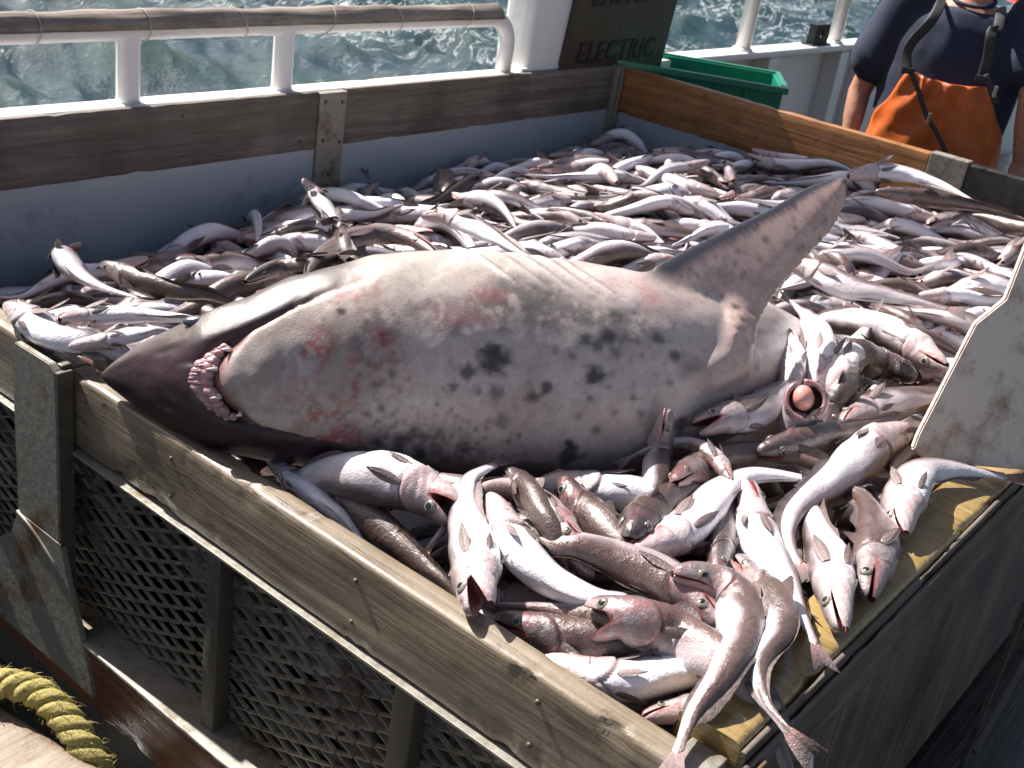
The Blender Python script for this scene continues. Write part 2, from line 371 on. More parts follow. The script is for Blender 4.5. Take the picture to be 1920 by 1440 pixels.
# big column
cl = empty('white_column', (2.65, 2.35, .2), 'broad white painted steel column rising behind the far bin corner', 'column')
plank('shaft', mWhite, cl, (2.44, 2.285, .12), (2.93, 2.42, 1.6), 2, .02, .001, 30)
MB().box((2.41, 2.276, .199), (2.95, 2.35, .212), .004).build('base_flange', mWhite, cl)
# upright pipes at right
for k, (px, py) in enumerate(((1390, 100), (1562, 84))):
    p = PYp((px, py), 2.335)
    o = empty('stanchion', (p[0], 2.335, .2), ('thick white pipe stanchion nearest the brown sign board', 'thick white pipe stanchion beside the small black bitt')[k], 'stanchion', 'white pipe stanchions on the bulwark')
    MB().tube([(p[0], 2.335, .198), (p[0], 2.335, 1.7)], .037, 20).build('pipe', mWhite, o, True)
    MB().tube([(p[0], 2.335, .198), (p[0], 2.335, .208), (p[0], 2.335, .214)], [.052, .05, .038], 20).build('weld_collar', mWhite, o, True)
# black bitt
p = PZ((1518, 80), .2); o = empty('bitt', p, 'small black steel lug with a round hole standing on the white cap', 'bitt')
bx, by = p[0], 2.33; m = MB()
t = np.linspace(0, 2*math.pi, 25)[:-1]; ring_o = []; ring_i = []
for a in t:
    c_, s_ = math.cos(a), math.sin(a); k = min(1/max(abs(c_), 1e-6), 1/max(abs(s_), 1e-6))
    ring_o.append((k*c_*.085, k*s_*.05+.055)); ring_i.append((c_*.022, s_*.022+.06))
V = [];
for y in (-.02, .02):
    V += [(bx+a, by+y, .2+max(0, b)) for a, b in ring_o]+[(bx+a, by+y, .2+b) for a, b in ring_i]
F = []
for k in range(24):
    j = (k+1) % 24; F += [(k, j, 24+j, 24+k), (48+k, 72+k, 72+j, 48+j), (k, 48+k, 48+j, j), (24+k, 24+j, 72+j, 72+k)]
mesh('lug', V, F, mBlack, o, None, False)
MB().box((bx-.11, by-.035, .199), (bx+.11, by+.035, .207), .002).build('foot_plate', mBlack, o)
# sign board with the words on it (hangs on the far side of the corner)
YS = 2.262
q = [PYp(a, YS) for a in ((1048, 150), (1236, 135), (1271, -14), (1084, -6))]
ex = (q[1]-q[0]); ez = nrm((q[3]-q[0])); up_len = .95; sg = empty('sign_board', q[0], 'dark brown wooden sign lettered EASTERN ELECTRIC leaning beside the white column', 'sign')
MB().obox(q[0]+np.array([0, .0, 0])-ez*.12, ex, np.array([0, .02, 0]), ez*up_len, .003).build('board', mSign, sg)
def letters(txt, org, xdir, zdir, size, parent, name, space=1.0, width=None):
    cu = bpy.data.curves.new(name, 'FONT'); cu.body = txt; cu.size = 1; cu.extrude = .008; cu.space_character = space; cu.offset = .012
    ob = bpy.data.objects.new(name, cu); COL.objects.link(ob); dg = bpy.context.evaluated_depsgraph_get()
    me = bpy.data.meshes.new_from_object(ob.evaluated_get(dg)); bpy.data.objects.remove(ob)
    co = np.zeros(len(me.vertices)*3); me.vertices.foreach_get('co', co); co = co.reshape(-1, 3)
    wd = co[:, 0].max()-co[:, 0].min(); kx = width/wd if width else size; xd, zd = nrm(xdir), nrm(zdir); nn = nrm(np.cross(xd, zd))
    W = org+np.outer((co[:, 0]-co[:, 0].min())*kx, xd)+np.outer(co[:, 1]*size, zd)+np.outer(co[:, 2]*.15, nn)
    F = [tuple(p_.vertices) for p_ in me.polygons]; ob = mesh(name, W, F, mLetter, parent, None, False); return ob
yt = YS-.0022
a0 = PYp((1080, 119), yt); a1 = PYp((1222, 105), yt); up = nrm(PYp((1092, 76), yt)-PYp((1080, 119), yt))
letters('ELECTRIC', a0, a1-a0, up, .115, sg, 'lettering', 1.12, np.linalg.norm(a1-a0))
a0 = PYp((1112, 12), yt); a1 = PYp((1246, -2), yt)
letters('EASTERN', a0, a1-a0, up, .115, sg, 'lettering', 1.12, np.linalg.norm(a1-a0))

# ================================================================== BIN
WX, WY = 3.02, 2.25
bn = empty('fish_bin', (WX/2, WY/2, -.85), 'large wooden and steel deck bin heaped with fish', 'bin')
# A: front left rail in two boards
plank('front_rail', mWoodA, bn, (0, .03, -.152), (.048, 1.36, 0), 1, .009, .0018, 200, seed=11)
plank('front_rail', mWoodA, bn, (.002, 1.365, -.152), (.05, 2.25, 0), 1, .009, .0018, 140, seed=12)
MB().box((-.012, .0, -.160), (.06, 2.25, -.1545), .001).build('rail_flange', mSteel, bn)
# B: front right rail, panel
plank('side_rail', mWoodB, bn, (.062, -.012, -.06), (3.02, .080, .03), 0, .012, .002, 220, seed=15)
plank('side_rail_lip', mWoodC, bn, (.06, -.0215, -.055), (3.02, -.0135, .022), 0, .004, .0014, 200, seed=16)
plank('side_rail_lip', mWoodC, bn, (.052, -.0315, -.10), (3.02, -.0232, .008), 0, .004, .0014, 200, seed=17)
MB().box((.052, -.0215, -.66), (3.02, -.0125, -.062), .002).build('side_panel', mPanelB, bn)
MB().box((-.006, -.04, -.66), (.05, .028, -.02), .004).build('corner_post', mSteel, bn)
MB().box((-.010, -.002, -.02), (.056, .05, .0045), .002).build('corner_post', mSteel, bn)
MB().box((.045, -.04, -.019), (.09, -.0345, .005), .002).build('corner_bracket', mSteel, bn)
# C back-left wall
plank('back_plank', mWoodC, bn, (.0, WY, .022), (1.392, WY+.022, .199), 0, .004, .0012, 120, seed=18)
plank('back_plank', mWoodC, bn, (1.506, WY, .026), (2.985, WY+.022, .201), 0, .004, .0012, 120, seed=19)
MB().box((.0, WY+.004, -.7), (WX+.02, WY+.018, .03), 0).build('back_panel', mGreyP, bn)
plank('upright', mSteel, bn, (1.393, WY-.008, -.7), (1.505, WY+.0205, .196), 2, .004, .0008, 40)
plank('corner_upright', mSteel, bn, (2.975, WY-.02, -.7), (3.0, WY+.018, .203), 2, .003, .0008, 40)
plank('corner_upright', mSteel, bn, (3.0, WY-.028, -.7), (3.014, WY+.018, .203), 2, .003, .0008, 40)
for bx_, bz_ in ((1.415, .17), (1.485, .165), (1.415, .05), (1.485, .04), (1.45, -.06)): MB().tube([(bx_, WY-.0075, bz_), (bx_, WY-.0125, bz_)], [.006, .005], 10).build('bolt', mSteelD, bn, True)
for bx_ in (.35, .9, 1.33, 1.56, 2.1, 2.7):
    for bz_ in (.165, .055): MB().tube([(bx_, WY+.0008, bz_), (bx_, WY-.0018, bz_)], [.0045, .004], 8).build('screw', mSteelD, bn, True)
for by_ in (.25, .6, 1.05, 1.3, 1.42, 1.9):
    for bz_ in (-.04, -.115): MB().tube([(.002, by_, bz_), (-.0025, by_, bz_)], [.005, .004], 8).build('screw', mSteelD, bn, True)
# D far right wall
plank('far_plank', mWoodD, bn, (WX, .94, .018), (WX+.04, WY+.02, .2), 1, .005, .0015, 140, seed=21)
MB().box((WX+.006, -.0, -.7), (WX+.02, WY, .03), 0).build('far_panel', mGreyP, bn)
MB().box((WX-.006, .80, -.1), (WX+.045, .935, .207), .004).build('steel_clip', mSteel, bn)
plank('black_plank', mBlackB, bn, (WX-.0, .40, -.15), (WX+.04, .795, .2), 1, .005, .002, 60, seed=22)
plank('black_plank', mBlackB, bn, (WX-.0, -.03, -.15), (WX+.04, .396, .2), 1, .005, .002, 60, seed=23)
# left end wall is off-frame: none needed at A/C beyond the corner
MB().box((.0, WY-.0, -.7), (.02, WY+.02, .0), .002).build('left_post', mSteel, bn)
# expanded-metal grille under A
def grille():
    V = []; F = []; y0, y1 = .02, 2.24; z0, z1 = -.545, -.162; cy, cz = .076, .0163; rows = int((z1-z0)/cz); n = int((y1-y0)/(cy/2)); q = np.random.RandomState(3)
    for r_ in range(rows):
        zb = z0+(r_+.5)*cz
        for i in range(n):
            ya, yb = y0+i*cy/2, y0+(i+1)*cy/2
            s = 1 if (i+r_) % 2 == 0 else -1
            za, zb2 = zb-s*cz*.5, zb+s*cz*.5
            # curved strand in 2 pieces
            jy = q.normal(0, .0008)
            pts = [(ya, za), ((ya+yb)/2, (za+zb2)/2+jy), (yb, zb2)]
            for (p, q2), xo in ((pts[:2], 0), (pts[1:], 0)):
                k = len(V); wv = .0017; bul = .012*math.sin(math.pi*(ya-y0)/.46)*math.sin(math.pi*(za-z0)/(z1-z0))
                xf = .034-abs(bul)
                for (yy, zz), sg_ in ((p, 1), (q2, 1)):
                    V += [(xf, yy, zz-wv), (xf, yy, zz+wv), (xf+.006, yy, zz+wv+.002), (xf+.006, yy, zz-wv+.002)]
                F += [(k, k+1, k+5, k+4), (k+1, k+2, k+6, k+5), (k+2, k+3, k+7, k+6), (k+3, k, k+4, k+7)]
    mesh('mesh_grille', V, F, mMesh, bn, None, False)
grille()
for y, wd in ((.925, .036), (.475, .042), (1.80, .04), (.06, .03)):
    plank('grille_bar', mSteelD, bn, (-.004, y-wd/2, -.56), (.03, y+wd/2, -.161), 2, .003, .0006, 24)
plank('bottom_ledge', mSteel, bn, (-.036, -.02, -.556), (.09, 2.25, -.546), 1, .003, .0015, 140, seed=31)
plank('skirt_board', mRustW, bn, (-.030, -.02, -.70), (.0, 2.25, -.5565), 1, .006, .003, 140, seed=32)
MB().box((.004, .0, -.85), (.03, 2.25, -.702), .002).build('lower_frame', mSteelD, bn)
# bracket, hook and flared plate
def extr(name, poly_yz, x0, x1, mat, parent, bev=.002):
    bm = bmesh.new(); vs = [bm.verts.new((x0, y, z)) for y, z in poly_yz]; f = bm.faces.new(vs)
    r = bmesh.ops.extrude_face_region(bm, geom=[f]); bmesh.ops.translate(bm, vec=(x1-x0, 0, 0), verts=[e for e in r['geom'] if isinstance(e, bmesh.types.BMVert)])
    bmesh.ops.recalc_face_normals(bm, faces=list(bm.faces)); bmesh.ops.bevel(bm, geom=list(bm.edges), offset=bev, segments=2, affect='EDGES')
    bm.verts.index_update(); V = [tuple(v.co) for v in bm.verts]; F = [[v.index for v in f_.verts] for f_ in bm.faces]; bm.free()
    return mesh(name, V, F, mat, parent, None, False)
br = empty('rail_bracket', (-.02, 1.41, -.3), 'grey steel bracket post hooked over the front rail beside the shark snout', 'bracket')
extr('post_plate', [(1.335, -.35), (1.345, .012), (1.36, .022), (1.475, .020), (1.488, .008), (1.487, -.35)], -.036, -.022, mSteel, br)
extr('flared_plate', [(1.23, -.66), (1.245, -.60), (1.285, -.50), (1.315, -.42), (1.335, -.351), (1.487, -.351), (1.52, -.42), (1.585, -.47), (1.72, -.53), (1.72, -.66)], -.037, -.025, mSteel, br)
MB().tube([(-.037, y, z) for y, z in ((1.487, -.352), (1.45, -.362), (1.41, -.378), (1.37, -.40), (1.33, -.43))], .0035, 8).build('weld_bead', mSteel, br, True)
MB().box((-.0215, 1.345, .004), (-.0005, 1.36, .020), .003).box((-.0215, 1.4, -.35), (-.0008, 1.48, .012), .002).build('spacer', mSteelD, br)
extr('side_flange', [(1.345, -.60), (1.345, .012), (1.333, .012), (1.333, -.60)], -.0365, -.006, mSteelD, br, .001)
# steel strap hook lying over the rail top
hk = [PZ(a, z) for a, z in (((88, 655), .012), ((128, 640), .034), ((185, 672), .034), ((188, 690), .008))]
m = MB()
for a, b_ in zip(hk[:-1], hk[1:]):
    d = b_-a; s_ = nrm(np.cross(d, (0, 0, 1)))*.022; u_ = nrm(np.cross(s_, d))*.005; m.obox(a-s_/2-u_/2, d, s_, u_, .001)
m.build('hook_strap', mSteel, br)
# white scuffed board at right, standing across the side rail
P0 = PZ((1735, 868), .045); P1 = PZ((1920, 884), .045); e = nrm((P1-P0)*np.array([1, 1, 0])); nn = np.cross(e, (0, 0, 1)); nn = nn if np.dot(nn, CAM-P0) > 0 else -nn
nn = nrm(nn+np.array([0, 0, .22]))
nn_b = nn
poly = [(1712, 842), (1722, 815), (1830, 606), (1886, 561), (1924, 462), (1990, 330), (2260, 420), (2260, 905), (1920, 882), (1760, 868), (1735, 862), (1720, 852)]
W = [PL(a, P0, nn) for a in poly]
wb = empty('white_board', W[0], 'scuffed white painted board with notched slanting edge standing across the right rail', 'board')
bm = bmesh.new(); vs = [bm.verts.new(tuple(a)) for a in W]; f = bm.faces.new(vs); r = bmesh.ops.extrude_face_region(bm, geom=[f])
bmesh.ops.translate(bm, vec=tuple(-nn*.014), verts=[g for g in r['geom'] if isinstance(g, bmesh.types.BMVert)]); bmesh.ops.recalc_face_normals(bm, faces=list(bm.faces))
bmesh.ops.bevel(bm, geom=list(bm.edges), offset=.003, segments=2, affect='EDGES'); bm.verts.index_update()
mesh('panel', [tuple(v.co) for v in bm.verts], [[v.index for v in g.verts] for g in bm.faces], mPlate, wb, None, False); bm.free()
# strut below right
a, b_ = PYp((1800, 1460), -.10), PYp((1925, 1150), -.10)
st = empty('steel_strut', a, 'dark diagonal steel strut in the shadow under the side panel', 'strut')
d = b_-a; MB().obox(a-d*.5, d*2.2, np.array([0, .012, 0]), nrm(np.cross(d, (0, 1, 0)))*.018, .002).build('bar', mSteelD, st)
a, b_ = PYp((1840, 1400), -.12), PYp((1925, 1250), -.12); d = b_-a
MB().obox(a-d*.1, d*1.6, np.array([0, .012, 0]), nrm(np.cross(d, (0, 1, 0)))*.015, .001).build('thin_bar', mSteelD, st)

# ---- green crate
cz = .215; a = PZ((1180, 117), cz); b_ = PZ((1468, 166), cz); c = PZ((1491, 152), cz)
ux = b_-a; uy = c-b_; uy = uy-nrm(ux)*np.dot(uy, nrm(ux)); uy = nrm(uy)*.36; a = b_-nrm(ux)*1.15; ux = nrm(ux)*1.15
gc = empty('fish_crate', a+ux/2+uy/2-np.array([0, 0, 1.05]), 'green plastic fish crate behind the orange plank at the far corner', 'crate')
m = MB(); th = .01; HC = .17; dz = np.array([0, 0, 1.]); ex_, ey_ = nrm(ux), nrm(uy)
for o_, v1, v2 in ((a, ux, ey_*th), (a+uy-ey_*th, ux, ey_*th), (a+ey_*th, uy-2*ey_*th, ex_*th), (a+ux-ex_*th+ey_*th, uy-2*ey_*th, ex_*th)):
    m.obox(o_-dz*HC, v1, v2, dz*(HC-.002), .002)
m.obox(a-dz*HC+ex_*th+ey_*th, ux-2*ex_*th, uy-2*ey_*th, dz*.008, .001); m.build('tub', mCrate, gc)
m = MB(); l = .022
for o_, v1, v2 in ((a-ex_*l-ey_*l, ux+2*ex_*l, ey_*l), (a+uy-ex_*l, ux+2*ex_*l, ey_*l), (a-ex_*l, uy, ex_*l), (a+ux, uy, ex_*l)): m.obox(o_-dz*.02, v1, v2, dz*.026, .003)
m.build('rim', mCrate, gc)
for f_ in (.3, .7): MB().obox(a+ux+ex_*.001+uy*f_-ey_*.03-dz*.14, ex_*.014, ey_*.02, dz*.118, .003).build('rib', mCrate, gc)
MB().obox(a+ux+ex_*l+uy*.35-dz*.035, ex_*.012, uy*.3, dz*.03, .003).build('handle', mCrate, gc)
for k in range(9): MB().obox(a+ux*(k+.7)/10-ey_*(th+.002)-dz*.15, ex_*.012, ey_*.012, dz*.128, .002).build('rib', mCrate, gc)
cs = empty('crate_stand', (a+ux/2+uy/2)-dz*(1.05), 'stack of darker green crates under the top fish crate', 'crate')
m = MB()
for k in range(3): m.obox(a+ex_*.02+ey_*.02-dz*(HC+.27*(k+1)), ux-ex_*.04, uy-ey_*.04, dz*.262, .01)
m.build('stacked_tubs', mCrate, cs)

# ---- foreground timber and rope (near lower left corner)
A0 = PZ((-60, 1292), -.16); A1 = PZ((215, 1462), -.16); d = nrm(A1-A0); s_ = nrm(np.cross(d, (0, 0, 1)));
if np.dot(s_, CAM-A0) < 0: s_ = -s_
tb = empty('timber_beam', A0, 'pale weathered timber beam end in the lower left foreground', 'beam')
ln = 1.1; m = MB(); Vt = []
secs = 60; prof = [(0,0),(.004,.007),(.012,.011)]+[(x, .0115) for x in np.linspace(.02, .2, 10)]+[(.21,.006),(.213,-.14),(0,-.14),(-.001,-.02)]
for i in range(secs):
    for (u, z) in prof:
        p = A0-d*.5+d*ln*i/secs+s_*u+np.array([0, 0, z]); nz = (float(vnoise(np.array([p*np.array([30,30,30])]), 1, 4, 3)[0])-.5)*.004
        Vt.append(p+np.array([0, 0, nz]))
k = len(prof); F = [tuple(f) for f in grid_faces(secs, k, True)]+[tuple(range(k))[::-1], tuple(range((secs-1)*k, secs*k))]
autosmooth(mesh('beam', Vt, F, mWoodF, tb), 40)
tb['label'] = 'pale weathered timber beam under the yellow rope in the lower left foreground'
rp = [PZ(a_, z) for a_, z in (((-140, 1300), -.155), ((-60, 1285), -.13), ((10, 1282), -.118), ((75, 1302), -.118), ((120, 1345), -.13), ((158, 1400), -.15), ((185, 1450), -.18), ((195, 1500), -.24))]
C_, Lr = catmull(rp, 150); ro = empty('yellow_rope', C_[60], 'frayed yellow three-strand rope draped over the pale timber beam', 'rope')
T = np.gradient(C_, axis=0); T /= np.linalg.norm(T, axis=1)[:, None]; rr = .0098
ss = np.linspace(0, Lr, 150)
U = np.cross(T, (0, 0, 1)); U /= np.linalg.norm(U, axis=1)[:, None]; W_ = np.cross(U, T)
strand_mid = []
for k in range(3):
    an = 2*math.pi*k/3+ss/.058*2*math.pi*.5*1.6; Pk = C_+rr*(np.cos(an)[:, None]*U+np.sin(an)[:, None]*W_)
    Pd, _ = catmull(Pk[::2], 300); V = []; Td = np.gradient(Pd, axis=0); Td /= np.linalg.norm(Td, axis=1)[:, None]
    u = nrm(np.cross(Td[0], (0, 0, 1)))
    for i in range(300):
        u = nrm(u-Td[i]*np.dot(u, Td[i])); v = np.cross(Td[i], u)
        for j in range(20):
            a_ = 2*math.pi*j/20; rad = .0112*(1+.07*math.sin(j*2*math.pi*5/20*1+i*.55)); V.append(Pd[i]+rad*(math.cos(a_)*u+math.sin(a_)*v))
    mesh('strand', V, grid_faces(300, 20, True), mRope, ro); strand_mid.append(Pd)
V = []; F = []
for k in range(1100):
    Pd = strand_mid[rnd.randrange(3)]; i = rnd.randrange(2, 298); c0 = Pd[i]; dirn = nrm(nr.normal(0, 1, 3)+np.array([0, 0, .4])); tt = nrm(Pd[i+1]-Pd[i-1])
    b0 = c0+dirn*.0108; L_ = rnd.uniform(.006, .018); e1 = b0+nrm(dirn*.6+tt*rnd.choice((1, .6, -.3)))*L_*.6; e2 = e1+nrm(dirn*.3+tt+nr.normal(0, .4, 3))*L_*.6; w_ = nrm(np.cross(dirn, tt))*.0004
    n = len(V); V += [b0-w_, b0+w_, e1+w_, e1-w_, e2+w_*.4, e2-w_*.4]; F += [(n, n+1, n+2, n+3), (n+3, n+2, n+4, n+5)]
mesh('frayed_fibres', V, F, mRope, ro, None, False)

# ================================================================== SHARK
SX = np.array([185, 200, 225, 260, 300, 350, 400, 450, 500, 560, 620, 700, 800, 900, 1000, 1100, 1200, 1300, 1400, 1450, 1520, 1600, 1700, 1800.])
SY = np.array([706, 706, 706, 706, 708, 711, 712, 710, 706, 698, 692, 684, 684, 687, 690, 697, 702, 702, 698, 695, 690, 690, 700, 710.])
SH = np.array([1, 16, 36, 60, 82, 108, 130, 147, 163, 178, 192, 205, 213, 217, 210, 203, 190, 176, 150, 120, 75, 60, 45, 30.])
SZ = np.array([.035, .04, .045, .05, .06, .075, .09, .10, .105, .11, .115, .12, .12, .12, .12, .115, .11, .09, .04, .0, -.09, -.18, -.27, -.33])
def shark_axis(X):
    X = np.atleast_1d(X).astype(float); cy = np.interp(X, SX, SY); h = np.interp(X, SX, SH); z = np.interp(X, SX, SZ)
    P = np.array([PZ((x, y), zz) for x, y, zz in zip(X, cy, z)]); dep = np.array([proj(p)[2] for p in P]); return P, h*dep/FPX
XS = np.r_[np.linspace(185, 260, 26)[:-1], np.linspace(260, 640, 170)[:-1], np.linspace(640, 1800, 210)]
XS[0] = 185.5
def smooth1(a, k):
    for _ in range(k): a[1:-1] = (a[:-2]+2*a[1:-1]+a[2:])/4
    return a
SP, SR = shark_axis(XS)
for k in range(3): SP[:, k] = smooth1(SP[:, k], 30)
SR = smooth1(SR, 8)
ST = np.gradient(SP, axis=0); ST /= np.linalg.norm(ST, axis=1)[:, None]
ST0 = nrm(SP[240]-SP[10]); ST = ST*.35+ST0*.65; ST /= np.linalg.norm(ST, axis=1)[:, None]
Vv = CAM-SP; Vv -= ST*np.sum(Vv*ST, 1)[:, None]; Vv /= np.linalg.norm(Vv, axis=1)[:, None]
Sv = np.cross(ST, Vv); Sv *= np.sign(Sv[:, 2])[:, None]       # towards image-top
def jawX(w): return 424+44*(np.abs(w)/.5)**2+150*np.clip((np.abs(w)-.5)/.25, 0, 3)**1.5
def sh_disp(X, w, front):
    Xj = jawX(w); d = np.zeros_like(X*w)
    lat = np.clip(1-(np.abs(w)/.93)**8, 0, 1)*(1-.45*sst(.45, .8, np.abs(w)))
    d += .014*sst(-6, 26, X-Xj)*(1-sst(520, 760, X))*lat
    d -= .020*np.exp(-((X-(Xj-20))/17.)**2)*lat*(1-sst(560, 655, X))
    d -= .010*np.exp(-((X-(Xj-34))/30.)**2)*lat*(X < 560)*(w > .2)
    # nostril and grooves on the snout
    d -= .006*np.exp(-((w-.52-(X-330)*.0007)/.05)**2)*np.exp(-((X-330)/22.)**2)
    d -= .005*np.exp(-((w+.50)/.05)**2)*np.exp(-((X-330)/18.)**2)
    # throat/gill slits near the upper edge: overlapping flaps
    for x0, wd, dp in ((945, 60, .005), (1000, 46, .0035), (1046, 40, .003), (1086, 36, .003), (1120, 30, .0025)):
        xx = X-(x0-(w-.70)/.3*75); m_ = sst(.60, .74, w)
        d += m_*dp*(sst(-wd, 0, xx)*(1-sst(0, 5, xx))-.9*np.exp(-((xx-8)/6.)**2))
    # soft folds of the belly
    d += .004*np.sin(X*.021+w*2.2)*sst(700, 900, X)*np.clip(w, 0, 1)*(1-sst(.9, 1., w))
    return np.where(front, d, 0)
NR = 190; th = np.linspace(-math.pi, math.pi, NR, endpoint=False)
Xg, Tg = np.meshgrid(XS, th, indexing='ij'); wg = np.sin(Tg); cg = np.cos(Tg)
disp = sh_disp(Xg, wg, cg > -.15)*sst(-.15, .15, cg)
nz = vnoise(np.stack([Xg/60, wg*3, cg*3], -1), 1, 9, 4)-.5
rs = SR[:, None]*np.ones_like(Xg); rv = np.where(cg > 0, .72, .92)*SR[:, None]
rad = 1+(disp+nz*.009)/np.maximum(.03, SR[:, None])
SV = SP[:, None, :]+Vv[:, None, :]*(cg*rv*rad)[..., None]+Sv[:, None, :]*(wg*rs*rad)[..., None]
def shark_surf(X, w, lift=0):
    i = int(np.argmin(np.abs(XS-X))); c = math.sqrt(max(0, 1-w*w)); dd = float(sh_disp(np.array([float(X)]), np.array([float(w)]), np.array([True]))[0])+lift
    r = SR[i]; k = 1+dd/max(.03, r); n = nrm(Vv[i]*c/.72+Sv[i]*w); return SP[i]+Vv[i]*c*.72*r*k+Sv[i]*w*r*k, n, i
# colours
q3 = np.stack([Xg/70, wg*3.0, cg*3.0], -1); n1 = vnoise(q3, 1.0, 21, 5); n2 = vnoise(q3, 3.2, 22, 4); n3 = vnoise(q3, 8, 23, 3)
c0 = np.array([.50,.41,.385]); Csh = np.ones(Xg.shape+(3,))*c0
def blend(C, c, m): m = np.clip(m, 0, 1)[..., None]; return C*(1-m)+np.array(c)*m
Csh = blend(Csh, (.62,.545,.52), sst(.4, .7, n2)*.6)
Csh = blend(Csh, (.42,.28,.26), sst(.5, .72, n1)*.45)
Csh = blend(Csh, (.30,.24,.20), (1-sst(560, 860, Xg))*sst(.28, .6, n1+.15*wg)*.7)     # greyish olive throat
Csh = blend(Csh, (.36,.33,.28), sst(.35, .85, wg)*(1-sst(900, 1180, Xg))*(.35+.4*n1))
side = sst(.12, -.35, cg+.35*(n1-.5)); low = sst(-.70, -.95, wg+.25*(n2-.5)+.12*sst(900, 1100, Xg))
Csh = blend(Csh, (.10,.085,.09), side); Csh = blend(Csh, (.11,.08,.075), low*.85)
# mottled melanism clouds
cloudA = np.exp(-(((Xg-980)/115)**2+((wg-.52)/.26)**2)); cloudB = np.exp(-(((Xg-770)/130)**2+((wg+.72)/.24)**2)); cloudC = np.exp(-(((Xg-690)/45)**2+((wg-.15)/.5)**2)); cloudD = np.exp(-(((Xg-1120)/80)**2+((wg-.42)/.2)**2)); cloudE = np.exp(-(((Xg-830)/110)**2+((wg-.42)/.2)**2))
for cl_, am, th_ in ((cloudA, .8, .38), (cloudB, .85, .40), (cloudC, .75, .44), (cloudD, .7, .44), (cloudE, .55, .42)):
    Csh = blend(Csh, (.12,.105,.10), sst(th_, th_+.14, n2*.6+n3*.4)*sst(.15, .8, cl_)*am)
spots = [(902,673,25,.85),(855,697,13,.7),(829,722,9,.6),(875,733,7,.5),(906,735,13,.55),(919,783,13,.5),(970,741,11,.75),(993,722,11,.85),(1077,702,17,.8),(1072,743,6,.6),(1105,633,14,.65),(1084,650,10,.6),(1115,662,9,.5),(1188,639,9,.6),(1212,670,10,.7),(1238,693,13,.8),(1260,713,15,.85),(1146,743,6,.6),(1223,792,14,.7),(1041,824,8,.8),(1043,850,15,.7),(1048,832,11,.6),(1085,799,8,.5),(1338,763,11,.7),(775,845,9,.9),(933,820,6,.6),(950,812,5,.6),(1037,670,7,.5),(1010,660,6,.4),(634,595,6,.9),(800,752,5,.6),(1120,600,13,.5),(1060,640,12,.5),(1320,640,5,.6),(1290,560,6,.5),(1350,690,8,.5),(1180,860,6,.4),(700,760,8,.6),(720,700,7,.5),(735,820,11,.6),(690,820,9,.7),(760,800,6,.5)]
hgt = np.interp(Xg, XS, np.interp(XS, SX, SH)); cyg = np.interp(Xg, SX, SY)
for (sx, sy, sr, am) in spots:
    ww = (np.interp(sx, SX, SY)-sy)/np.interp(sx, SX, SH)
    d = np.hypot((Xg-sx), (wg-ww)*hgt)/sr+(n3-.5)*1.3
    Csh = blend(Csh, (.055,.048,.05), sst(1.2, .55, d*.85)*min(1, am*1.25)*(cg > 0))
q = np.random.RandomState(8)
for k in range(46):
    sx = q.uniform(820, 1360); ww = q.uniform(-.75, .55); r = q.uniform(3, 8.5); d = np.hypot(Xg-sx, (wg-ww)*hgt)/r+(n3-.5)*.9
    Csh = blend(Csh, (.10,.085,.085), sst(1.1, .5, d)*q.uniform(.3, .75)*(cg > 0))
for k in range(190):    # speckle of small marks around the throat and lower flank
    sx = q.normal(700, 45) if k < 80 else q.uniform(620, 900); ww = q.uniform(-.9, .55) if k < 80 else q.uniform(-.95, -.35); r = q.uniform(2.5, 6.5)
    d = np.hypot(Xg-sx, (wg-ww)*hgt)/r+(n3-.5)*.9
    Csh = blend(Csh, (.12,.10,.10), sst(1.1, .5, d)*q.uniform(.4, .85)*(cg > 0))
for (sx, sy, rx, ry, am) in ((590,655,34,34,.7),(600,790,40,55,.65),(645,815,30,18,.55),(650,720,16,70,.55),(560,720,60,60,.25),(700,640,20,22,.55),(720,690,40,50,.3),(850,600,90,30,.22),(900,560,40,14,.3),(1185,560,22,40,.35),(820,880,30,18,.5),(1360,650,20,40,.4),(960,850,60,30,.25),(660,560,50,30,.35),(610,530,60,20,.35)):
    ww = (np.interp(sx, SX, SY)-sy)/np.interp(sx, SX, SH); d = np.hypot((Xg-sx)/rx, (wg-ww)*hgt/ry)
    Csh = blend(Csh, (.36,.02,.03), sst(1.5, .2, d)*sst(.42, .56, n2*.35+n3*.65)*am*(cg > 0)*1.2)
# dark snout ahead of the jaw
Xj = jawX(wg); wd_ = 12+150*np.clip(np.abs(wg)-.45, 0, 1); ahead = sst(wd_*.6, -wd_, Xg-Xj-(n1-.5)*(10+wd_*.6))*(1-sst(600, 720, Xg))
Csh = blend(Csh, (.030,.012,.018), ahead*(1-.25*sst(.5, .9, wg)))
Csh = blend(Csh, (.07,.062,.056), ahead*sst(.55, .95, wg)*sst(250, 420, Xg)*.7)
Csh = blend(Csh, (.20,.045,.045), np.exp(-((Xg-Xj-6)/11)**2)*(np.abs(wg) < .62)*(cg > 0)*.8)
Csh = blend(Csh, (.03,.015,.018), np.exp(-((Xg-(Xj-20))/15)**2)*(cg > 0)*(1-sst(540, 650, Xg))*.85)  # shade inside the jaw groove, painted as a dark line
Csh = blend(Csh, (.045,.012,.016), np.exp(-((Xg-(Xj-26))/30)**2)*(cg > 0)*sst(.25, .45, wg)*(1-sst(560, 650, Xg))*.9)  # shadow of the mouth-corner recess, painted as a dark red band
Csh = blend(Csh, (.015,.012,.014), np.exp(-((wg-.52-(Xg-330)*.0007)/.045)**2)*np.exp(-((Xg-330)/20.)**2)*(cg > 0))
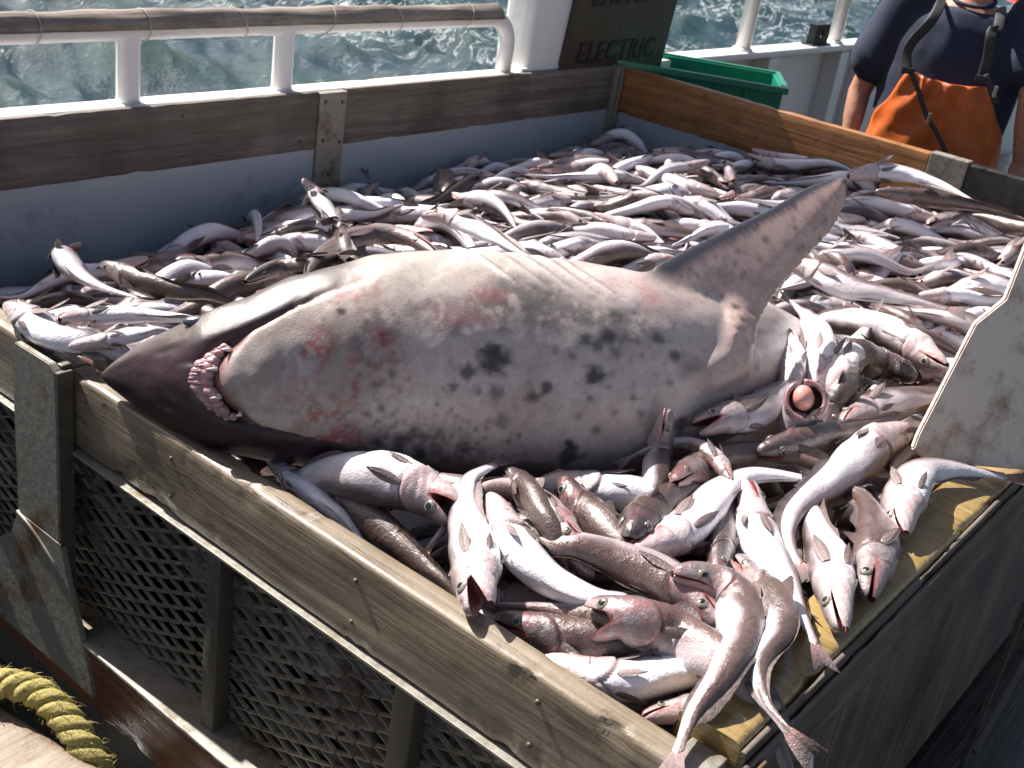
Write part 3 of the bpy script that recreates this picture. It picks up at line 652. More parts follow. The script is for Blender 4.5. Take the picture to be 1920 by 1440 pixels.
# scars / pale flaps around the gill slits
for x0 in (945, 1000, 1046, 1086, 1120):
    xx = Xg-(x0-(wg-.70)/.3*75); m_ = sst(.62, .74, wg)*(cg > -.2)
    Csh = blend(Csh, (.78,.70,.66), m_*sst(-28, -6, xx)*(1-sst(-2, 4, xx))*(.75 if x0 == 945 else .35)); Csh = blend(Csh, (.12,.07,.07), m_*np.exp(-((xx-8)/4.)**2)*.5)
sk = empty('shark', SP[150], 'large dead shark lying belly up with mottled pale underside across the fish', 'shark')
V = SV.reshape(-1, 3); F = grid_faces(len(XS), NR, True)
# gums: puckered crescent just ahead of the lower jaw
gv = []; gc_ = []; ws = np.linspace(-.50, .46, 150)
for k, w_ in enumerate(ws):
    p, n, i = shark_surf(float(jawX(w_))-24+8*abs(w_), w_, .017); t_ = ST[i]; lump = .75+.45*abs(math.sin(k*.21+1.3*math.sin(k*.13)+.8*math.sin(k*.41)))**.55
    edge = math.sin(math.pi*min(1, max(0.02, (k+1)/151)))**.35
    gv.append((p, n, lump*edge, i))
PV = []; m_ = 16
for k, (p, n, lp, i) in enumerate(gv):
    for j in range(m_):
        a_ = 2*math.pi*j/m_; gn = .70+.6*float(vnoise(np.array([(p+ST[i]*math.cos(a_)*.02)*85]), 1, 3, 2)[0]); PV.append(p+ST[i]*math.cos(a_)*.017*(.6+.4*gn)*(.88+.12*lp)*min(1, lp*1.25)*(.75+.35*math.cos((ws[k])*2.4))+n*math.sin(a_)*.0135*(.4+.6*lp)*gn)
        cc = np.array([.55,.30,.33])*(.35+.4*lp+.35*(gn-.62))+np.array([.12,.0,.0])*(rnd.random() < .08)
        gc_.append(cc)
gm = MB(); gm.add(np.array(PV), [tuple(f) for f in grid_faces(len(gv), m_, True)], np.array(gc_)*.7)
gq = np.random.RandomState(12)
for row_ in (0, 1):
    n_l = 15
    for k in range(n_l):
        wv_ = -.47+(.47+.42)*(k+.5*row_+gq.uniform(-.2, .2))/n_l; ed_ = 1-abs((k-n_l/2)/(n_l/2))**3*.5
        p, n, i = shark_surf(float(jawX(wv_))-(15 if row_ else 28)+8*abs(wv_), wv_, .017); sd2 = Sv[i]; rr1 = gq.uniform(.8, 1.2)*ed_
        t = np.linspace(.05, math.pi-.05, 9); f = np.linspace(0, 2*math.pi, 14, endpoint=False); ax1 = ST[i]*.0140*rr1*.85; ax2 = sd2*.0098*rr1*gq.uniform(.85, 1.25)+ST[i]*gq.normal(0, .002); ax3 = n*.0095*rr1
        cc = np.array([.50,.27,.29])*gq.uniform(.7, 1.1)+(np.array([.12,-.1,-.1]) if gq.rand() < .12 else 0)
        V_ = [p+n*.002+math.sin(a1)*math.cos(b1)*ax1+math.sin(a1)*math.sin(b1)*ax2+math.cos(a1)*ax3 for a1 in t for b1 in f]
        C_l = np.array([cc*(.75+.25*(math.cos(a1) > -.2)) for a1 in t for b1 in f]); gm.add(V_, [tuple(q_) for q_ in grid_faces(9, 14, True)]+[tuple(range(14))[::-1], tuple(range(8*14, 9*14))], C_l)
gm.build('gums', mMouth, sk, True)
for (w_, dx, L_) in ((.35, 2, .015), (.13, 0, .017), (-.22, 0, .016), (-.42, 2, .008)):
    p, n, i = shark_surf(float(jawX(w_))+1+dx, w_, .004); m = MB()
    tip = p-ST[i]*L_+n*L_*.55; sd_ = Sv[i]
    for tipv, base, r0 in ((tip, p, .0042), (p-ST[i]*.4*L_+n*.2*L_+sd_*.006, p+sd_*.003, .002)):
        m.tube([base, base*.5+tipv*.5+n*.001, tipv], [r0, r0*.6, .0002], 8, True, (.85,.80,.72))
    m.build('tooth', mEye, sk, True)
def blob(name, c, ax, ay, az, mat, parent, colf=None, n=16):
    t = np.linspace(0, math.pi, n); f = np.linspace(0, 2*math.pi, n*2, endpoint=False); T_, F_ = np.meshgrid(t, f, indexing='ij')
    V = np.array(c)+np.sin(T_)[..., None]*(np.cos(F_)[..., None]*ax+np.sin(F_)[..., None]*ay)+np.cos(T_)[..., None]*az
    col = colf(T_) if colf else None
    return mesh(name, V.reshape(-1, 3), grid_faces(n, 2*n, True), mat, parent, None if col is None else col.reshape(-1, 3))
p, n, i = shark_surf(382, .90)
blob('eye', p-n*.002, ST[i]*.0235, nrm(np.cross(n, ST[i]))*.0125, n*.009, mEye, sk, lambda T_: np.ones(T_.shape+(3,))*np.array([.035,.045,.055]))
# pectoral fin, built on its own plane
Af, nA, iA = shark_surf(1185, .93); Bf, nB, iB = shark_surf(1375, -.02, .05); Tf = PZ((1575, 342), .40)
Nf = nrm(np.cross(Bf-Af, Tf-Af)); Nf = Nf if np.dot(Nf, CAM-Af) > 0 else -Nf
secs = [((1120,575),(1285,730)),((1150,552),(1345,722)),((1182,526),(1400,709)),((1200,514),(1412,690)),((1226,500),(1412,655)),((1285,468),(1420,604)),((1358,432),(1456,545)),((1440,393),(1516,478)),((1502,357),(1562,425)),((1545,341),(1582,382)),((1562,338),(1583,362)),((1574,341),(1584,352))]
SDB = np.full((190, 260), 99.)
pc = (SV.reshape(-1, 3)-CAM) @ RW; px_ = pc[:, 0]/pc[:, 2]*FPX+960; py_ = pc[:, 1]/pc[:, 2]*FPX+720; ix = np.clip((px_/8).astype(int), 0, 259); iy_ = np.clip((py_/8).astype(int), 0, 189); np.minimum.at(SDB, (iy_, ix), pc[:, 2])
def sdepth(a_): j_, i_ = int(a_[0]/8), int(a_[1]/8); w_ = SDB[max(0, i_-1):i_+2, max(0, j_-1):j_+2]; w_ = w_[w_ < 90]; return float(w_.mean()) if len(w_) > 5 else 99.
S2 = []; kk = np.linspace(0, len(secs)-1, 90)
lead = np.array([s[0] for s in secs], float); trail = np.array([s[1] for s in secs], float)
L3, _ = catmull(np.c_[lead, np.zeros(len(lead))], 3); 
def cr1(A, t):
    i = int(min(len(A)-2, max(0, math.floor(t)))); f_ = t-i; p0 = A[max(0, i-1)]; p1 = A[i]; p2 = A[i+1]; p3 = A[min(len(A)-1, i+2)]
    return .5*((2*p1)+(-p0+p2)*f_+(2*p0-5*p1+4*p2-p3)*f_**2+(-p0+3*p1-3*p2+p3)*f_**3)
nc = 48; FV = []; FC = []
chord = np.r_[np.linspace(0, 1, nc//2)**1.6, (np.linspace(1, 0, nc//2)**1.6)]; sidef = np.r_[np.ones(nc//2), -np.ones(nc//2)]
for t in kk:
    a_, b_ = cr1(lead, t), cr1(trail, t); rt = t/(len(secs)-1); wA = PL(a_, Af, Nf); wB = PL(b_, Af, Nf)
    if t < 2: wA = wA-Nf*.03*(2-t); wB = wB-Nf*.035*(2-t)
    thk = (.019*(1-rt)+.0065)*min(1, (len(secs)-1-t)*1.2+.3)
    for c_, s_ in zip(chord, sidef):
        prof_ = max(.22, math.sqrt(max(0, c_))*(1-c_)*2.2) if 0 < c_ < 1 else .12
        wob = .006*math.sin(c_*5+rt*7)*c_+.012*math.sin(rt*3)*0
        q0 = wA+(wB-wA)*c_; pr3 = proj(q0)
        if t >= .8:
            wg_ = float(sst(.55, .85, c_))*float(sst(.3, 1.3, t))*(1-float(sst(5, 7, t))); s_d = sdepth(pr3[:2])
            if s_d < 90: q0 = CAM+(q0-CAM)*(1+(min(1, (s_d-.016)/pr3[2])-1)*wg_)
        p = q0+Nf*(s_*max(.0040 if 0 < c_ < 1 else .0016, thk*prof_)+wob+.035*(rt-.35)**2); FV.append(p)
        f1 = float(vnoise(np.array([p*40]), 1, 31, 4)[0]); f2 = float(vnoise(np.array([p*110]), 1, 33, 3)[0])
        c0 = np.array([.66,.47,.42]); c0 = c0*(1-.25*f1)
        c0 = c0*(1-(.25+.35*rt)*sst(.45, .75, f1))+np.array([.34,.20,.18])*(.25+.35*rt)*sst(.45, .75, f1)
        c0 = c0+(np.array([.14,.09,.08])-c0)*sst(.66, .74, f2)*.7
        dk = max(float(sst(.24+.10*f1, .08, c_)), float(sst(.86, .98, rt+.08*f1)), float(sst(.93, 1.0, c_))*float(sst(.5, .8, rt))*.8, float(sst(.1, 1.2, rt))*.15)
        if s_ < 0: dk = .9
        c0 = c0+(np.array([.035,.035,.045])-c0)*dk
        if .12 < rt < .24 and c_ > .72: c0 = c0+(np.array([.10,.09,.06])-c0)*.7*float(sst(.45, .6, f2*.5+f1*.5))  # crease under the rear lobe: its shade painted into the vertex colour
        FC.append(c0)
FV = np.array(FV); FC = np.array(FC); tt_ = np.repeat(kk, nc)
bw_ = sst(4.2, 1.8, tt_)[:, None]; FC = FC*(1-.85*bw_)+np.array([.50,.37,.335])*.85*bw_
bv = SV.reshape(-1, 3); nb_ = len(bv); AV = np.vstack([bv, FV]); nbr = len(XS)
AF = [tuple(f) for f in grid_faces(nbr, NR, True)]+[tuple(range(NR))[::-1], tuple(range((nbr-1)*NR, nbr*NR))]+[tuple(f) for f in grid_faces(90, nc, True, nb_)]+[tuple(range(nb_, nb_+nc))[::-1], tuple(range(nb_+89*nc, nb_+90*nc))]
tmp = mesh('shark_source', AV, AF, mShark, sk); bm = bmesh.new(); bm.from_mesh(tmp.data)
bmesh.ops.triangulate(bm, faces=[f for f in bm.faces if len(f.verts) > 4]); bmesh.ops.recalc_face_normals(bm, faces=list(bm.faces)); bm.to_mesh(tmp.data); bm.free()
md = tmp.modifiers.new('r', 'REMESH'); md.mode = 'VOXEL'; md.voxel_size = .0042; bpy.context.view_layer.update()
me = bpy.data.meshes.new_from_object(tmp.evaluated_get(bpy.context.evaluated_depsgraph_get())); o0 = np.array(parent_loc(sk)); oldm = tmp.data; bpy.data.objects.remove(tmp)
nv_ = len(me.vertices); co = np.zeros(nv_*3); me.vertices.foreach_get('co', co); co = co.reshape(-1, 3); ed = np.zeros(len(me.edges)*2, dtype=np.int64); me.edges.foreach_get('vertices', ed); ed = ed.reshape(-1, 2)
from mathutils.kdtree import KDTree
kd = KDTree(len(AV)); ctr = AV-o0
for i_, v_ in enumerate(ctr): kd.insert(v_, i_)
kd.balance(); rootp = ctr[nb_:][(tt_ < 3.4)][::3]; kr = KDTree(len(rootp))
for i_, v_ in enumerate(rootp): kr.insert(v_, i_)
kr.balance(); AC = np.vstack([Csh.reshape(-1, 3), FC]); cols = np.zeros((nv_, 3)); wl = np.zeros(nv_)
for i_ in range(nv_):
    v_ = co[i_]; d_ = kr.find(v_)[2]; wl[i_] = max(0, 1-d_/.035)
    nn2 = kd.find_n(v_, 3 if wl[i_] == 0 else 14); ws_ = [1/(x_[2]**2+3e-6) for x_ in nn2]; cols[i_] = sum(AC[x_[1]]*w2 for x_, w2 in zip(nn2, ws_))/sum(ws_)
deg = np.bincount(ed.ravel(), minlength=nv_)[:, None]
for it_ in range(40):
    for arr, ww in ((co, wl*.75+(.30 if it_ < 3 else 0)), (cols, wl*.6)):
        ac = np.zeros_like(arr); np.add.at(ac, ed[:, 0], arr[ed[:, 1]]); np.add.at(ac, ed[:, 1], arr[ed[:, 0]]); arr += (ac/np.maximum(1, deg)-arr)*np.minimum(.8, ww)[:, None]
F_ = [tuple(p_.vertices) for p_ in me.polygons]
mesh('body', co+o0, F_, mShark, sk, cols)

# ================================================================== FISH
PT = [0, .02, .05, .09, .14, .2, .27, .35, .45, .58, .72, .85, .95, 1]
HD = [.015, .026, .035, .042, .047, .053, .057, .056, .052, .043, .031, .019, .013, .015]
HV = [.010, .019, .029, .039, .052, .064, .070, .073, .066, .048, .031, .017, .012, .014]
HW = [.012, .022, .031, .038, .044, .049, .052, .053, .047, .037, .025, .013, .006, .003]
def prof(t): return np.interp(t, PT, HD), np.interp(t, PT, HV), np.interp(t, PT, HW)
TST = {0: np.r_[np.linspace(0, .3, 15)[:-1], np.linspace(.3, 1, 17)], 1: np.r_[np.linspace(0, .3, 24)[:-1], np.linspace(.3, 1, 26)], 2: np.r_[np.linspace(0, .3, 46)[:-1], np.linspace(.3, 1, 46)], 3: np.linspace(0, 1, 14)}
RN = {0: 16, 1: 24, 2: 44, 3: 10}
class Sp:    # a posed spine with frames
    def __init__(s, pts, up, roll, twist=0, L=None):
        s.C, s.L0 = catmull(pts, 80); s.L = L or s.L0
        T = np.gradient(s.C, axis=0); s.T = T/np.linalg.norm(T, axis=1)[:, None]
        u = np.broadcast_to(np.array(up, float), s.C.shape); U = u-s.T*np.sum(u*s.T, 1)[:, None]; nl = np.linalg.norm(U, axis=1)
        bad = nl < .25
        if bad.any():
            alt = np.array([RW[0,0], RW[1,0], RW[2,0]]); U[bad] = alt-s.T[bad]*(s.T[bad]@alt)[:, None]
        U /= np.linalg.norm(U, axis=1)[:, None]
        for k in range(3): U[:, k] = smooth1(U[:, k].copy(), 12)
        U -= s.T*np.sum(U*s.T, 1)[:, None]; U /= np.linalg.norm(U, axis=1)[:, None]
        r = roll+twist*np.linspace(-.3, .7, 80)[:, None]; B = np.cross(s.T, U)
        s.V = U*np.cos(r)+B*np.sin(r); s.S = np.cross(s.T, s.V)
    def at(s, t):
        x = np.linspace(0, 1, 80); t = np.clip(t, 0, 1); f = lambda A: np.stack([np.interp(t, x, A[:, k]) for k in range(3)], -1)
        return f(s.C), f(s.T), f(s.V), f(s.S)
WOB = {}
def fish_geo(sp, lod, tone, jaw=.05, fat=1.0, seed=0):
    """returns dict part -> (V, F, C); tone = (dark 0..1, pink 0..1, scale)"""
    q = np.random.RandomState(seed); t = TST[lod]; n = RN[lod]; ph = np.linspace(-math.pi, math.pi, n, endpoint=False)
    hd, hv, hw = [a*sp.L*fat for a in prof(t)]; c, T, Vd, S = sp.at(t)
    tt, pp = np.meshgrid(t, ph, indexing='ij'); cp, spn = np.cos(pp), np.sin(pp); a = np.abs(pp)/math.pi
    ph1, ph2, ph3 = q.uniform(0, 6.28, 3)
    # gill cover ridge and body lumps
    tg = .235-.05*(np.abs(a-.45)/.45)**2
    rg = 1+.07*sst(tg-.06, tg-.004, tt)*(1-sst(tg-.003, tg+.006, tt))-.06*np.exp(-((tt-tg-.008)/.008)**2)
    rg = rg+.03*np.sin(tt*17+ph1)*np.sin(pp*2+ph2)+.02*np.sin(tt*31+pp*3+ph3)*(tt > .25)
    if lod == 2: rg = rg+.018*np.sin(tt*160+np.sin(pp*3)*3)*np.exp(-((tt-.17)/.035)**2)*(a < .65)-.05*np.exp(-((a-.30)/.03)**2)*sst(.03, .06, tt)*(1-sst(.15, .19, tt))
    vert = np.where(cp > 0, hv[:, None], hd[:, None])*cp*rg; lat = hw[:, None]*spn*rg*(1+.15*(np.abs(spn) < .0))
    tm = .125; sp_open = lod != 3
    if sp_open:
        inm = (tt < tm) & (vert > 0); k = (1-sst(tm-.03, tm, tt))
        vert = np.where(inm, vert*(1-k)+np.minimum(vert, -.002*sp.L*np.cos(spn*1.2))*k, vert)
        # lift upper jaw slightly when wide open
        vert = vert-jaw*.25*np.clip(tm-tt, 0, 1)*sp.L
    P = c[:, None, :]+Vd[:, None, :]*vert[..., None]+S[:, None, :]*lat[..., None]
    dark, pink, scl = tone
    belly = np.array([.83,.81,.86]); flank = np.array([.59,.56,.61]); back = np.array([.10,.066,.054])
    sh = -.10+.75*(1-dark)+.045*np.sin(tt*13+ph1)
    e = a+.035*np.sin(tt*40+ph2)*np.sin(pp*5+ph3)
    m1 = sst(sh-.34, sh-.12, e)[..., None]; m2 = sst(sh-.1, sh+.16, e)[..., None]
    C = belly*(1-m1)+flank*m1; C = C*(1-m2)+back*m2
    C = C*(1-pink*.42*m1*(1-m2*.6))+np.array([.46,.24,.22])*pink*.42*m1*(1-m2*.6)
    # head: silvery with flushes of red
    hdm = (1-sst(tg-.01, tg+.01, tt))[..., None]
    hc = np.array([.52,.45,.45])*(1-.55*sst(.55, .85, e)[..., None]); hc = hc*(1-dark*.65)
    red = (.5+.5*np.sin(tt*55+ph1+2*np.sin(pp*3))*np.sin(pp*4+ph2+tt*20))**2
    hc = hc+(np.array([.36,.10,.10])-hc)*(np.clip(red*(.12+.45*pink), 0, 1))[..., None]
    C = C+(hc-C)*hdm*.85
    g = np.exp(-((tt-tg-.006)/.007)**2)[..., None]*(a < .8)[..., None]; C = C+(np.array([.16,.035,.035])-C)*g*.8
    ll = np.exp(-((a-.62-.02*np.sin(tt*9))/.02)**2)[..., None]*(tt > .25)[..., None]; C = C*(1-.35*ll)
    tl = sst(.82, 1, tt)[..., None]*.45; C = C*(1-tl)+np.array([.22,.15,.15])*tl
    if sp_open:
        mm = ((tt < tm) & (cp > .02))[..., None]; C = np.where(mm, np.array([.20,.05,.045]), C)
        lip = np.exp(-((a-.5)/.035)**2)[..., None]*(tt < tm)[..., None]; C = C+(np.array([.34,.13,.12])-C)*lip*.7
    if lod >= 1:
        f1 = vnoise(P*34, 1, seed % 97, 3)[..., None]; f2 = vnoise(P*150, 1, 7, 2)[..., None]
        C = C*(1-.5*hdm*sst(.5, .72, f1)*(.4+.6*pink))+np.array([.34,.08,.09])*.5*hdm*sst(.5, .72, f1)*(.4+.6*pink)
        C = C*(1-.35*sst(.62, .75, f2)*(.25+m2*.75)); C = C*(1-.14*(1-hdm)*sst(.55, .8, f1))+np.array([.45,.30,.30])*.14*(1-hdm)*sst(.55, .8, f1)
        C = C*(1-.6*sst(.76, .80, f2*.6+f1*.4))
    C = C*scl
    out = {}
    F = grid_faces(len(t), n, True); n0 = len(t)*n
    V = np.vstack([P.reshape(-1, 3), P[0].mean(0)[None], P[-1].mean(0)[None]]); CC = np.vstack([C.reshape(-1, 3), C[0].mean(0)[None], C[-1].mean(0)[None]])
    j = np.arange(n); j2 = (j+1) % n
    # caps as quads with a doubled centre are invalid: use tri fans through from_pydata only when needed -> degenerate-free: shrink end rings instead
    V = P.copy(); V[0] = P[0].mean(0)+(P[0]-P[0].mean(0))*.02; V[-1] = P[-1].mean(0)+(P[-1]-P[-1].mean(0))*.02
    out['body'] = (V.reshape(-1, 3), F, C.reshape(-1, 3))
    L = sp.L
    # caudal fin
    def fin(rows, colr, basec):
        R = np.array(rows); return (R.reshape(-1, 3), grid_faces(R.shape[0], R.shape[1]), np.clip(np.array(colr).reshape(-1, 3), 0, 1)*scl)
    fold = q.uniform(.35, 1.0); bendS = q.normal(0, .02)*L; rows = []; cols = []; m = 7 if lod < 2 else 13
    pe, Te, Ve, Se = [x[0] for x in sp.at(np.array([.985]))]
    for r_ in range(5 if lod < 2 else 9):
        f_ = r_/(4. if lod < 2 else 8.); row = []; cr_ = []
        for k in range(m):
            u = -1+2*k/(m-1); spread = (.013+.045*fold*f_**.8)*L; ln = (.125*(.72+.28*abs(u)**1.3))*L*f_*(1+.04*math.sin(k*2.3+ph1)*f_)
            row.append(pe+Te*ln+Ve*u*spread+Se*(bendS*f_*f_+(.0009*math.sin(k*1.9+ph2)*f_)*L))
            sh_ = .8+.2*((k*7919) % 3)/2; cr_.append((np.array([.30,.17,.16])*(1-f_)+np.array([.055,.05,.055])*f_)*sh_)
        rows.append(row); cols.append(cr_)
    out['tail_fin'] = fin(rows, cols, None)
    if lod == 3: return out
    def strip(t0, t1, h, sgn, lean, nseg=12, tri=False):
        ts = np.linspace(t0, t1, nseg if lod < 2 else nseg*2); c_, T_, V_, S_ = sp.at(ts); hd_, hv_, _ = prof(ts); hh = (hv_ if sgn > 0 else hd_)*L*fat*.93
        b = c_+V_*(sgn*hh)[:, None]; f_ = (ts-t0)/(t1-t0)
        ht = h*L*((1-f_)**.8*np.minimum(1, f_*9+.15) if tri else (np.minimum(1, f_*8)*np.minimum(1, (1-f_)*6)*(.75+.25*np.sin(f_*9+ph3))))
        ht = ht*(1+.05*np.sin(np.arange(len(ts))*2.6)); sd_ = lean
        rows = []; cols = []
        for r_ in (0, .5, 1):
            rows.append(b+(V_*sgn*math.cos(sd_)+S_*math.sin(sd_))*(ht*r_)[:, None]+T_*(ht*r_*.8)[:, None])
            cols.append(np.array([.24,.17,.16])[None]*(1-.45*r_)*(.75+.25*np.sin(np.arange(len(ts))*3.1))[:, None])
        return fin(rows, cols, None)
    ln_ = q.normal(0, .5); out['dorsal_fin'] = strip(.28, .38, .06*q.uniform(.4, 1), -1, ln_, 7, True)
    out['second_dorsal_fin'] = strip(.42, .9, .028*q.uniform(.5, 1.2), -1, ln_*.8)
    out['anal_fin'] = strip(.47, .9, .026*q.uniform(.5, 1.2), 1, q.normal(0, .5))
    # paired fins
    def blade(t0, phi, ln, wd, out_a, droop, side, m=6):
        c_, T_, V_, S_ = [x[0] for x in sp.at(np.array([t0]))]; hd_, hv_, hw_ = prof(t0); hh = hv_ if math.cos(phi) > 0 else hd_
        b = c_+V_*math.cos(phi)*hh*L*fat*.95+S_*side*math.sin(phi)*hw_*L*fat*.97
        nn_ = nrm(V_*math.cos(phi)/max(hh, .01)*.05+S_*side*math.sin(phi)/max(hw_, .01)*.05); ax = nrm(T_*math.cos(out_a)+nn_*math.sin(out_a)+V_*droop); bi = nrm(np.cross(ax, nn_))
        rows = []; cols = []; nl_ = 6 if lod < 2 else 10
        for r_ in range(nl_):
            f_ = r_/(nl_-1); wdt = wd*L*(.35+.65*math.sin(math.pi*min(1, f_*.8+.12)))*(1-f_**4*.8); row = []; cc_ = []
            for k in range(m):
                u = -1+2*k/(m-1); row.append(b+ax*ln*L*f_+bi*u*wdt*.5+nn_*(.004*L*(1-u*u)+.006*math.sin(k*2.2+r_*.3)*L*f_*.5)); cc_.append(np.array([.26,.19,.18])*(.6+.4*(k % 2))*(1-.4*f_))
            rows.append(row); cols.append(cc_)
        return fin(rows, cols, None)
    for s_ in (-1, 1):
        out['pectoral_fin%d' % s_] = blade(.245, R_(82), .135, .042, q.uniform(.05, .4), q.normal(0, .15), s_)
        if lod >= 1: out['pelvic_fin%d' % s_] = blade(.235, R_(28), .10, .028, q.uniform(.1, .5), 0, s_, 4)
    # lower jaw scoop
    tj = np.linspace(0.0, .15, 9 if lod < 2 else 18); nj = 11 if lod < 2 else 21; pj = np.linspace(-R_(88), R_(88), nj)
    hd_, hv_, hw_ = [x*L*fat for x in prof(tj)]; hg = sp.at(np.array([.14])); hc_, hT, hV, hS = [x[0] for x in hg]; ja = jaw
    cj, Tj, Vj, Sj = sp.at(tj); rows = []; cols = []
    for inner in (0, 1):
        for i_ in (range(len(tj)) if not inner else range(len(tj)-1, -1, -1)):
            row = []; cc_ = []
            for p_ in pj:
                k = 1.0 if not inner else .80; o_ = .0 if not inner else .001*L
                loc = cj[i_]+Vj[i_]*(math.cos(p_)*hv_[i_]*k*1.02-o_-.000*L)+Sj[i_]*math.sin(p_)*hw_[i_]*k*1.01
                d = loc-hc_; x = np.dot(d, hT); y = np.dot(d, hV); z = np.dot(d, hS); ca, sa = math.cos(ja), math.sin(ja)
                x2 = x*ca+y*sa*0+0; x2 = x*ca+ y*sa; y2 = -x*sa+y*ca
                row.append(hc_+hT*x2+hV*y2+hS*z)
                if inner: cc_.append((.26,.07,.06))
                else:
                    e_ = abs(p_)/R_(88); col_ = np.array([.60,.52,.52])*(1-dark*.7); col_ = col_+(np.array([.38,.12,.11])-col_)*(e_**6*.8+(.25+.3*pink)*(math.sin(p_*4+ph1+i_*.5)**2)); cc_.append(col_)
            rows.append(row); cols.append(cc_)
    out['lower_jaw'] = fin(rows, cols, None)
    # eyes
    for s_ in (-1, 1):
        te = .088; c_, T_, V_, S_ = [x[0] for x in sp.at(np.array([te]))]; hd_, hv_, hw_ = prof(te); phi = R_(118)
        er = .0172*L*fat; nn_ = nrm(V_*math.cos(phi)*.55+S_*s_*math.sin(phi))
        b = c_+V_*math.cos(phi)*hd_*L*fat*.9+S_*s_*math.sin(phi)*hw_*L*fat-nn_*er*.25-V_*jaw*.25*(tm-te)*L
        k = 8 if lod < 2 else 14; A, Bf_ = np.meshgrid(np.linspace(0.02, math.pi*.62, k), np.linspace(0, 2*math.pi, k*2, endpoint=False), indexing='ij')
        bi = nrm(np.cross(nn_, T_)); P_ = b+np.sin(A)[..., None]*er*(np.cos(Bf_)[..., None]*T_+np.sin(Bf_)[..., None]*bi)+np.cos(A)[..., None]*nn_*er*.62
        ce = np.zeros(A.shape+(3,)); ce[:] = (.05,.035,.03); ce[A < 1.25] = (.26,.22,.17); ce[A < 1.0] = (.07,.06,.05) if tone[0] > .5 else (.17,.155,.13); ce[A < .70] = (.34,.31,.25); ce[A < .60] = (.006,.006,.008)
        out['eye%d' % s_] = (P_.reshape(-1, 3), grid_faces(k, 2*k, True), ce.reshape(-1, 3))
    return out
MATS = {'body': mFish, 'eye': mEye, 'lower_jaw': mFish}
def link_fish(G, root):
    for k, (V, F, C) in G.items():
        nm = k.rstrip('-1'); m = mEye if nm == 'eye' else (mFish if nm in ('body', 'lower_jaw') else mFin)
        mesh(nm, V, F, m, root, C)
# ---- height map of the pile
GS = .0125; GX0, GY0 = -.12, -.16; GNX, GNY = int(3.3/GS), int(2.5/GS)
gx = GX0+np.arange(GNX)*GS; gy = GY0+np.arange(GNY)*GS; GXm, GYm = np.meshgrid(gx, gy, indexing='ij')
def target(x, y):
    z = np.zeros_like(x)+.0
    z = z-.055*sst(1.55, 2.15, y)-.095*sst(1.5, 2.3, y)*(1-sst(.4, 1.2, x))-.03*(1-sst(.0, .5, x))*sst(1.2, 1.6, y)
    z = z+.05*sst(1.2, 2.4, x)*(1-sst(1.5, 2.1, y))+.02*sst(.9, 1.5, x)
    z = z-.045*(1-sst(.55, .9, x))*(1-sst(.45, .8, y))    # room for the draped fish at the near corner
    z = z-.045*(1-sst(.06, .25, x))*(1-sst(1.0, 1.4, y))+.03*sst(2.1, 2.6, x)*(1-sst(1.4, 1.9, y))
    return z+.02*np.sin(x*3.1+1)*np.sin(y*4.3)
TGT = target(GXm, GYm)-.01
H = TGT-.13; H[(GXm < -.0) | (GYm < -.03)] = -.5
H = np.where((GXm > -.002) & (GXm < .052), np.maximum(H, 0.003), H); H = np.where((GYm > -.02) & (GYm < .08) & (GXm > .05), np.maximum(H, .03), H)
HBASE = H.copy()
def cells(x, y, r):
    i0, i1 = int((x-r-GX0)/GS), int((x+r-GX0)/GS)+2; j0, j1 = int((y-r-GY0)/GS), int((y+r-GY0)/GS)+2
    i0, j0 = max(i0, 0), max(j0, 0); i1, j1 = min(i1, GNX), min(j1, GNY); return slice(i0, i1), slice(j0, j1)
def support(x, y, r):
    a, b = cells(x, y, r)
    h = H[a, b]
    if h.size == 0: return -.5
    d2 = (GXm[a, b]-x)**2+(GYm[a, b]-y)**2; m = d2 < (r*.8)**2
    if not m.any(): return float(h.max())+r*.8
    return float((h+np.sqrt(np.maximum(0, r*r-d2)))[m].max())
def deposit(sp, fat=1.0):
    for t in np.linspace(0.02, .98, 26):
        c = sp.at(np.array([t]))[0][0]; hd, hv, hw = prof(t); r = sp.L*fat*(hd+hv)/2*.95
        a, b = cells(c[0], c[1], r); d2 = (GXm[a, b]-c[0])**2+(GYm[a, b]-c[1])**2
        top = np.where(d2 < r*r, c[2]+np.sqrt(np.maximum(0, r*r-d2)), -9)
        H[a, b] = np.maximum(H[a, b], np.minimum(top, H[a, b]+.10+.0*top) if False else top)
def drape(nodes2d, L, fat=1.0, lift=None, sink=.006, px=None, zoff=0, capz=False):
    n = len(nodes2d); ts = np.linspace(0.03, .97, n); z = np.zeros(n)
    xy = np.array(nodes2d, float)
    for it in range(1 if px is None else 5):
        for i in range(n):
            hd, hv, hw = prof(ts[i]); r = L*fat*(hd+hv)/2*.82
            z[i] = support(xy[i, 0], xy[i, 1], r)
        zs = z.copy()
        for _ in range(3): zs[1:-1] = .25*zs[:-2]+.5*zs[1:-1]+.25*zs[2:]
        zs[0] = .5*zs[0]+.5*zs[1]; zs[-1] = .5*zs[-1]+.5*zs[-2]
        zs = zs+max(0., float(np.percentile(z-zs, 75)))-sink+zoff
        if lift is not None: zs = zs+lift
        if capz:
            for i in range(n):
                tv = float(target(np.array(xy[i, 0]), np.array(xy[i, 1])))+.05
                if xy[i, 0] < .09 or xy[i, 1] < .14: tv += .035
                zs[i] = min(zs[i], tv+.35*max(0, min(.06, zs[i]-tv)))
        if px is not None:
            for i in range(n): xy[i] = PZ(px[i], zs[i])[:2]
    return np.c_[xy, zs]
